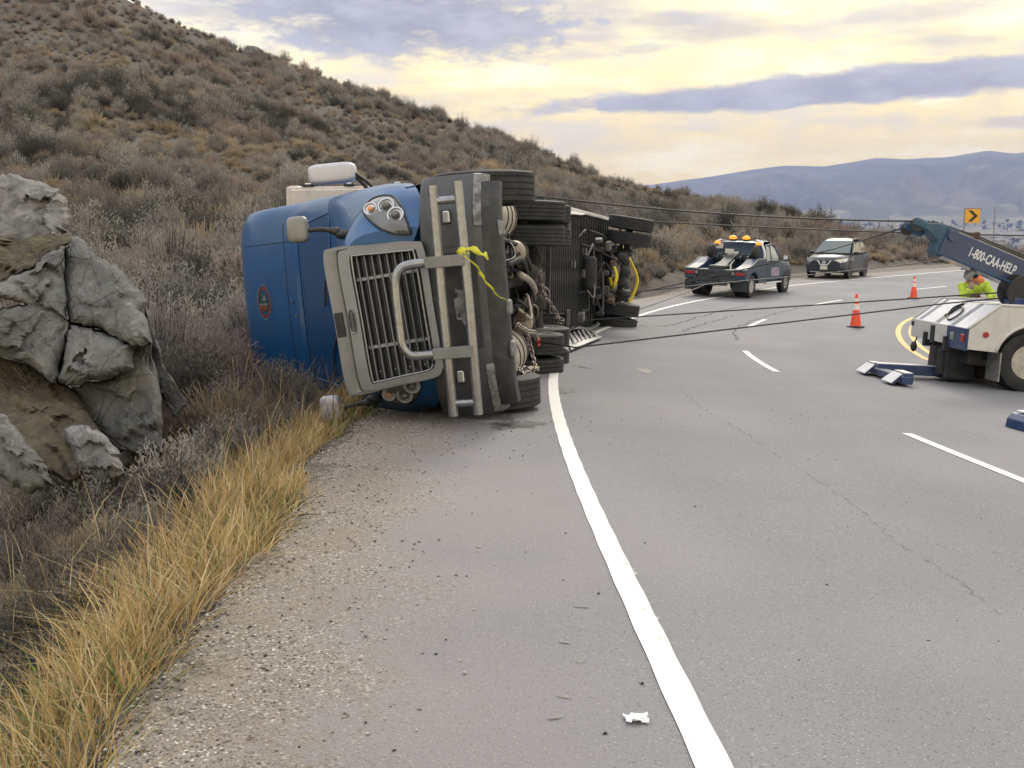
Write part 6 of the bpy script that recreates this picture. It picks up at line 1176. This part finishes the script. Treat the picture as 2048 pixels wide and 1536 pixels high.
for y in (-.5, -.1, .35): b = B(); b.tube([(-.7, y, .95), (-.2, y*.6, 1.15), (.4, y*.4, 1.3)], .03, 6); LP('wrecker_arm', b, M_GREY)
b = B(); b.box((4.64, 0, .62), (.12, 1.8, .22), .03); LP('front_bumper', b, M_SILV); b = B(); b.box((4.60, 0, .92), (.06, 1.0, .28), .02); LP('grille', b, M_BLK)
for sg in (1, -1): b = B(); b.box((4.58, sg*.70, .95), (.10, .26, .20), .03); LP('headlamp', b, M_LAMP)
# ================================================================ parked SUV
M_SUV = mat('graphite_paint', (.022, .028, .044), .45, 0, coat=.3, spec=.4, var=.05, vs_=4)
f0 = PY(1692, 550, 49.0); fl = Vector((14.95, 49.3)); hs_ = math.atan2(-.86, -.52)
lf = Vector((-math.sin(hs_), math.cos(hs_))); fw_ = Vector((math.cos(hs_), math.sin(hs_))); cS = fl-lf*.78-fw_*2.7
suv = empty('parked_suv', set_on_road(cS.x, cS.y, hs_), 'dark grey crossover SUV parked on the far shoulder facing the road', 'car')
def SP(name, b, m, par=None, **k): return b.out(name, m, par or suv, **k)
rw = .355
body = loftbody([(-.92, .55, 1.02, .72, .74, .0), (-.86, .38, 1.10, .82, .80, .0), (-.4, .26, 1.08, .90, .86, 0), (.6, .24, 1.06, .915, .88, 0), (1.9, .24, 1.05, .915, .89, 0), (2.5, .25, 1.04, .915, .88, .02), (3.2, .26, .98, .90, .82, .05), (3.52, .30, .90, .84, .72, .04), (3.68, .38, .78, .72, .60, .0)], M_SUV, suv, 'body', 40)
ghs = [(-.80, 1.06, .80), (-.62, 1.42, .74), (-.30, 1.64, .64), (.3, 1.70, .60), (1.1, 1.70, .60), (1.55, 1.63, .62), (2.55, 1.06, .82)]
b = B(); b.loft([[(x, -w, z) for x, z, w in ghs], [(x, -w*.8, z+.03*(z > 1.5)) for x, z, w in ghs], [(x, 0, z+.05*(z > 1.5)) for x, z, w in ghs], [(x, w*.8, z+.03*(z > 1.5)) for x, z, w in ghs], [(x, w, z) for x, z, w in ghs]], cap=False); roof = SP('roof', b, M_SUV, smooth=45)
sidew = [(-.72, 1.10), (-.50, 1.42), (-.2, 1.58), (1.40, 1.60), (1.60, 1.54), (2.38, 1.10)]
for sg in (1, -1):
    def wy(z): return sg*(.868-(z-1.06)*.38)
    b = B(); b.prism([(x, wy(z), z) for x, z in sidew], (0, sg*.012, 0)); SP('cabin_side', b, M_SUV, roof)
    for q in ([(-.28, 1.13), (-.12, 1.50), (.05, 1.55), (.55, 1.56), (.60, 1.12)], [(.68, 1.12), (.66, 1.56), (1.38, 1.56), (1.52, 1.50), (2.18, 1.12)]): b = B(); b.prism([(x, wy(z)+sg*.012, z) for x, z in q], (0, sg*.008, 0)); SP('side_window', b, M_DGLASS if sg < 0 else mat('reflective_glass', (.10, .11, .13), .06, spec=.6), roof)
    b = B(); b.tube([(-.30, wy(1.12)+sg*.02, 1.11), (2.22, wy(1.12)+sg*.02, 1.105), (1.54, wy(1.53)+sg*.02, 1.53), (.0, wy(1.58)+sg*.02, 1.585)], .013, 5); SP('chrome_trim', b, M_CHROME, roof)
    b = B(); b.tube([(-.2, sg*.56, 1.74), (1.2, sg*.56, 1.74)], .02, 6); SP('roof_rail', b, M_SILV, roof)
    b = B(); b.ell((2.12, sg*1.0, 1.12), (.09, .13, .08), 12, 8); SP('door_mirror', b, M_BLK, suv, smooth=True)
    for x in (0, 2.7): wheel(suv, 'wheel', (x, sg*.80, rw), rw, .22, outer=sg, hubdeep=.02, n=32); b = B(); b.lathe([(0, .42), (.012, .42)], (x, sg*.905, rw+.03), (0, sg, 0), 24); SP('wheel_arch', b, M_BLK, body)
    for x in (.35, 1.5): b = B(); b.box((x, sg*.925, .93), (.16, .03, .03), .01); SP('door_handle', b, M_CHROME, body)
    b = B(); b.prism([(3.68, sg*.44, .82), (3.56, sg*.70, .87), (3.16, sg*.90, .92), (3.26, sg*.90, .78), (3.57, sg*.72, .70)], (.03, 0, .02)); SP('headlamp', b, M_LAMP, body); b = B(); b.ell((3.60, sg*.58, .45), (.04, .08, .06), 10, 6); SP('fog_lamp', b, M_GREY, body, smooth=True); b = B(); b.box((1.5, sg*.925, .30), (2.0, .02, .12), .01); SP('sill_trim', b, M_BLK, body)
b = B(); b.add([(1.60, -.60, 1.63), (1.60, .60, 1.63), (2.50, .80, 1.10), (2.50, -.80, 1.10)], [(0, 1, 2, 3)]); q = SP('windscreen', b, mat('pale_windscreen', (.13, .16, .17), .05, spec=.6), roof); mm_ = q.modifiers.new('s', 'SOLIDIFY'); mm_.thickness = .03; mm_.offset = 1 
b = B(); b.box((3.62, 0, .72), (.14, .78, .20), .03); SP('grille', b, M_BLK, body)
b = B(); b.tube([(3.70, -.30, .82), (3.72, -.16, .64), (3.73, 0, .62), (3.72, .16, .64), (3.70, .30, .82)], .025, 6); b.torus((3.73, 0, .73), (1, 0, 0), .065, .014, 18, 6); b.box((3.73, 0, .73), (.02, .17, .03), .004); SP('grille_chrome', b, M_DECK, body, smooth=40)
b = B(); b.box((3.72, 0, .50), (.02, .32, .17), .004); SP('number_plate', b, M_TWH, body); b = B(); b.box((3.60, 0, .30), (.20, 1.25, .05), .02); SP('skid_plate', b, M_CHROME, body); b = B(); b.box((3.58, 0, .38), (.20, 1.3, .10), .02); SP('lower_grille', b, M_BLK, body)
# ================================================================ traffic cones
M_CONE = mat('cone_orange', (.85, .085, .03), .5, var=.08, vs_=6); M_COLL = mat('cone_collar', (.85, .70, .66), .4)
for (px, py, h, lb) in ((1711, 655, .84, 'orange traffic cone between the lane dashes and the yellow lines, its lower body plain'), (1827, 597, .80, 'orange traffic cone beyond the curve of the yellow lines near a lane dash')):
    p = ground(px, py); e = empty('traffic_cone', Matrix.Translation(p)@Matrix.Rotation(random.uniform(0, 1), 4, 'Z'), lb, 'cone'); w = h*.40
    b = B(); b.box((0, 0, .02), (w, w, .045), .012); b.out('base', M_BLK, e)
    b = B(); b.lathe([(.03, w*.43), (.06, w*.40), (h*.97, w*.09), (h, w*.07)], (0, 0, 0), (0, 0, 1), 20); b.out('cone_body', M_CONE, e, smooth=40)
    def cr_(z): return w*(.40+(.09-.40)*(z-.06)/(h*.97-.06))
    for z0, z1 in ((h*.52, h*.70), (h*.76, h*.87)): b = B(); b.lathe([(z0, cr_(z0)+.003), (z1, cr_(z1)+.003)], (0, 0, 0), (0, 0, 1), 20); b.out('reflective_collar', M_COLL, e, smooth=40)
# ================================================================ chevron signs
M_SIGN = mat('sign_yellow', (.80, .40, .03), .5); M_SBLK = mat('sign_black', (.03, .025, .022), .5); M_POST = mat('galvanised_post', (.26, .26, .29), .6, .3)
def chevron(px, py, Y, size, rotz, lb, bm=M_SIGN):
    c = PY(px, py, Y); zb = g1(c.x, c.y); e = empty('chevron_sign', Matrix.Translation((c.x, c.y, zb))@Matrix.Rotation(rotz, 4, 'Z'), lb, 'sign'); zc = c.z-zb; s = size/2
    b = B(); b.box((-s-.03, 0, (zc+s)/2), (.08, .07, zc+s+.06), .006); b.out('post', M_POST, e); b = B(); b.box((0, .0, zc+s+.03), (size+.10, .07, .05), .004); b.out('top_bracket', M_POST, e)
    b = B(); b.box((0, -.02, zc), (size, .012, size), .004); bo = b.out('board', bm, e); t = size*.17
    b = B(); b.prism([(-.30*size, -.030, zc+.40*size), (-.05*size, -.030, zc+.40*size), (.36*size, -.030, zc), (-.05*size, -.030, zc-.40*size), (-.30*size, -.030, zc-.40*size), (.08*size, -.030, zc)], (0, .003, 0)); b.out('chevron_arrow', M_SBLK, bo); return e
chevron(1945, 432, 62, .78, math.radians(-20), 'yellow chevron curve sign on a thin post beyond the road')
chevron(1989, 430, 66, .80, math.radians(68), 'chevron curve sign turned edge-on, seen narrow and grey on its post', M_POST)
# ================================================================ winch lines, straps and chains
def rope(name, pts, r, m, lb, cat='cable', sag=0.0, n=24):
    P = [Vector(p) for p in pts]
    if len(P) == 2: P = [P[0].lerp(P[1], i/(n-1))-Vector((0, 0, sag*4*(i/(n-1))*(1-i/(n-1)))) for i in range(n)]
    b = B(); b.tube(P, r, 6); return b.out(name, m, None, smooth=True, label=lb, cat=cat)
hw_ = MW@MBm; H1 = hw_@Vector((-.40, -.11, .11)); H2 = hw_@Vector((-.42, .10, .01))
TR = lambda x, y, z: MR@Vector((x, y, z)); TT = lambda x, y, z: MT@Vector((x, y, z))
rope('winch_cable', (TR(7.3, 1.30, 1.20), H1), .013, M_STEEL, 'dark winch cable running from the trailer top to the boom head', sag=.10)
rope('winch_cable', (TR(0, 1.2, .75), PY(2200, 474, 21.5)), .014, M_STEEL, 'dark winch cable passing behind the boom to a vehicle out of view', sag=.06)
rope('winch_cable', (H2, PY(1665, 499, 24), PY(1290, 583, 27)), .012, M_STEEL, 'dark winch cable slanting down from the lower boom sheave past the SUV')
rope('winch_cable', (PY(1268, 584, 26.6), PY(1420, 568, 31), PY(1600, 552, 33), PY(1760, 535, 34), PY(1925, 515, 34), PY(2200, 488, 32)), .014, M_STEEL, 'thin cable from the yellow straps running right along the far shoulder')
rope('winch_cable', (TR(5.6, -1.2, .95), PY(1180, 640, 19.5), PY(2020, 584, 16.6), MW@Vector((.12, -.36, 1.52))), .012, M_STEEL, 'upper of the two long cables from the truck to the deck winch')
rope('winch_cable', (TT(-3.0, -.80, .28), PY(1150, 695, 14.2), PY(1890, 607, 16.4), MW@Vector((.12, -.36, 1.36))), .012, M_STEEL, 'lower of the two long cables from the chained hook to the deck winch')
rope('winch_cable', (TR(-.1, -.9, .45), lt.matrix_world@Vector((-1.1, .1, .5))), .013, M_STEEL, 'cable from the trailer wheels to the light tow truck', sag=.03)
rope('yellow_recovery_strap', cr([TR(-1.2, .62, .72), TR(-1.45, .1, .62), TR(-1.5, -.35, .75), TR(-1.4, -.85, .85), TR(-1.45, -.80, .65), TR(-1.55, -.2, .40), TR(-1.35, .3, .55), TR(-1.2, .62, .72)], 40), .035, M_YSTRAP, 'yellow recovery strap looped round the rear of the overturned trailer', 'strap')
rope('yellow_recovery_strap', cr([TR(.6, .15, .60), TR(.7, -.05, .52), TR(.75, -.22, .55), TR(.6, -.30, .62), TR(.5, -.1, .7)], 24), .04, M_YSTRAP, 'yellow strap end caught under the trailer axle', 'strap')
def chain(pts, lb, link=.045, r=.010):
    P = cr(pts, 200); d = np.r_[0, np.cumsum([np.linalg.norm(P[i+1]-P[i]) for i in range(199)])]; b = B(); n = int(d[-1]/(link*1.5))
    for k in range(n):
        u = k/n*d[-1]; i = min(int(np.searchsorted(d, u)), 197); p = Vector(P[i]); t = Vector(P[i+1]-P[i]).normalized(); a = t.orthogonal().normalized(); s_ = t.cross(a); ax = a if k % 2 else s_; o_ = s_ if k % 2 else a; v = B(); v.torus((0, 0, 0), (0, 0, 1), link*.55, r, 10, 5, (1.6, 1.0)); M_ = Matrix((( *[0]*0, t[0], o_[0], ax[0]), (t[1], o_[1], ax[1]), (t[2], o_[2], ax[2])))
        A_ = Vector((0, 0, 1)).orthogonal().normalized(); Bq = Vector((0, 0, 1)).cross(A_)
        b.add([p+t*(Vector(q).dot(A_))+o_*(Vector(q).dot(Bq))+ax*q[2] for q in v.v], v.f)
    return b.out('chain', M_CHAIN, None, smooth=True, label=lb, cat='chain')
chain([TT(-.2, -.40, .20), TT(-.9, -.52, .18), TT(-2.0, -.62, .20), TT(-3.0, -.80, .28)], 'steel recovery chain stretched along the truck underside to a red hook', .05, .011)
chain([TT(-.9, -.52, .18), TT(-.9, -.75, .14), TT(-.6, -.92, .08), TT(-.3, -.90, .04), TT(-.1, -.93, .16), TT(-.4, -.90, .22), TT(-.6, -.92, .1), TT(-.2, -.90, .12)], 'steel chain heaped on the lower front tyre', .045, .011)
chain([TT(-3.3, .1, .18), TT(-3.5, -.2, .16), TT(-3.7, -.45, .05), TT(-3.72, -.62, .0), TT(-3.66, -.58, -.04), TT(-3.7, -.52, .1)], 'steel chain hanging by the drive axle', .045, .011)
b = B(); b.tube(cr([TT(-2.75, -.78, .25), TT(-2.95, -.76, .27), TT(-3.10, -.79, .26), TT(-3.14, -.85, .27), TT(-3.02, -.87, .27)], 16), [.03]*10+[.028, .026, .022, .018, .014, .01], 8); b.out('tow_hook', M_RED, None, smooth=True, label='red tow hook joining chain and cable at the truck underside', cat='hook')
# crumpled slotted panel on the asphalt behind the tractor
p0, p1, p2, p3 = ground(1142, 706), ground(1128, 676), ground(1185, 660), ground(1204, 680); M_SLOT = mat('slotted_panel_grey', (.40, .395, .38), .5, .2, var=.15, vs_=8)
def bil(u, v, h): a = p0.lerp(p3, u); c = p1.lerp(p2, u); q = a.lerp(c, v); return q+Vector((0, 0, h+.05+.05*math.sin(u*5)*v))
e = empty('fallen_fairing_panel', Matrix.Translation(p0), 'crumpled light grey slotted panel lying on the asphalt behind the tractor', 'panel'); inv = e.matrix_world.inverted()
for k in range(7):
    u0, u1 = k/7+.01, k/7+.085; b = B(); b.add([inv@bil(u, v, .03*math.sin(v*3+k)) for v in np.linspace(.18, 1, 6) for u in (u0, u1)], [(2*i, 2*i+1, 2*i+3, 2*i+2) for i in range(5)]); q = b.out('panel_slat', M_SLOT, e); mm_ = q.modifiers.new('s', 'SOLIDIFY'); mm_.thickness = .012
b = B(); b.add([inv@bil(u, v, .01) for v in (0, .2) for u in np.linspace(0, 1, 9)], [(i, i+1, i+10, i+9) for i in range(8)]); q = b.out('panel_rim', M_SLOT, e); mm_ = q.modifiers.new('s', 'SOLIDIFY'); mm_.thickness = .012
b = B(); b.add([inv@bil(u, v, .02) for v in (1, 1.25) for u in np.linspace(0, 1.3, 9)], [(i, i+1, i+10, i+9) for i in range(8)]); q = b.out('panel_rim', M_SLOT, e); mm_ = q.modifiers.new('s', 'SOLIDIFY'); mm_.thickness = .012
# blue stabiliser foot standing on the road by the recovery truck
p = ground(2030, 859); e = empty('stabiliser_foot', Matrix.Translation(p)@Matrix.Rotation(math.radians(8), 4, 'Z'), 'blue steel stabiliser foot with lifting ring on the asphalt', 'stabiliser')
b = B(); b.prism([(0, -.20, 0), (.02, -.20, .10), (.08, -.20, .16), (.62, -.20, .18), (.62, -.20, .02)], (0, .40, 0)); b.out('foot_body', M_NAVY, e, bev=.012); b = B(); b.box((.35, 0, .185), (.5, .3, .012), .004); b.out('foot_top', M_DECK, e); b = B(); b.torus((.13, -.16, .20), (0, 1, 0), .028, .008, 16, 6); b.out('lifting_ring', M_GREY, e); b = B(); b.tube([(.05, -.205, .02), (.10, -.205, .15)], .012, 6); b.out('foot_seam', M_GREY, e)
# dead snag on the slope beyond the SUV
q = on_hill(1659, 462); q = q if q is not None else np.array([24, 82, g1(24, 82)])
b = B(); b.tube([(q[0], q[1], q[2]-.1), (q[0]+.15, q[1], q[2]+.7), (q[0]+.28, q[1], q[2]+1.5)], [.12, .10, .05], 7); b.tube([(q[0]+.15, q[1], q[2]+.7), (q[0]+.05, q[1], q[2]+1.2), (q[0]+.22, q[1], q[2]+1.45)], [.09, .07, .03], 7); b.tube([(q[0]-.3, q[1], q[2]-.1), (q[0]+.1, q[1], q[2]+1.0)], [.08, .05], 6); b.out('dead_tree_snag', M_BLK, None, smooth=True, label='dark forked dead snag standing on the slope beyond the SUV', cat='tree')
# ================================================================ haze
M_HAZE = bpy.data.materials.new('haze'); M_HAZE.use_nodes = True
t = M_HAZE.node_tree; t.nodes.remove(t.nodes['Principled BSDF']); pv = t.nodes.new('ShaderNodeVolumePrincipled'); pv.inputs['Density'].default_value = 9.5e-5; pv.inputs['Color'].default_value = (.43, .55, 1.0, 1); pv.inputs['Anisotropy'].default_value = .1
t.links.new(pv.outputs[0], t.nodes['Material Output'].inputs['Volume'])
hz = B(); hz.box((0, 4700, 330), (21000, 13000, 1160)); hzo = hz.out('haze', M_HAZE, kind='stuff', label='thin pale blue haze filling the valley air', cat='haze')
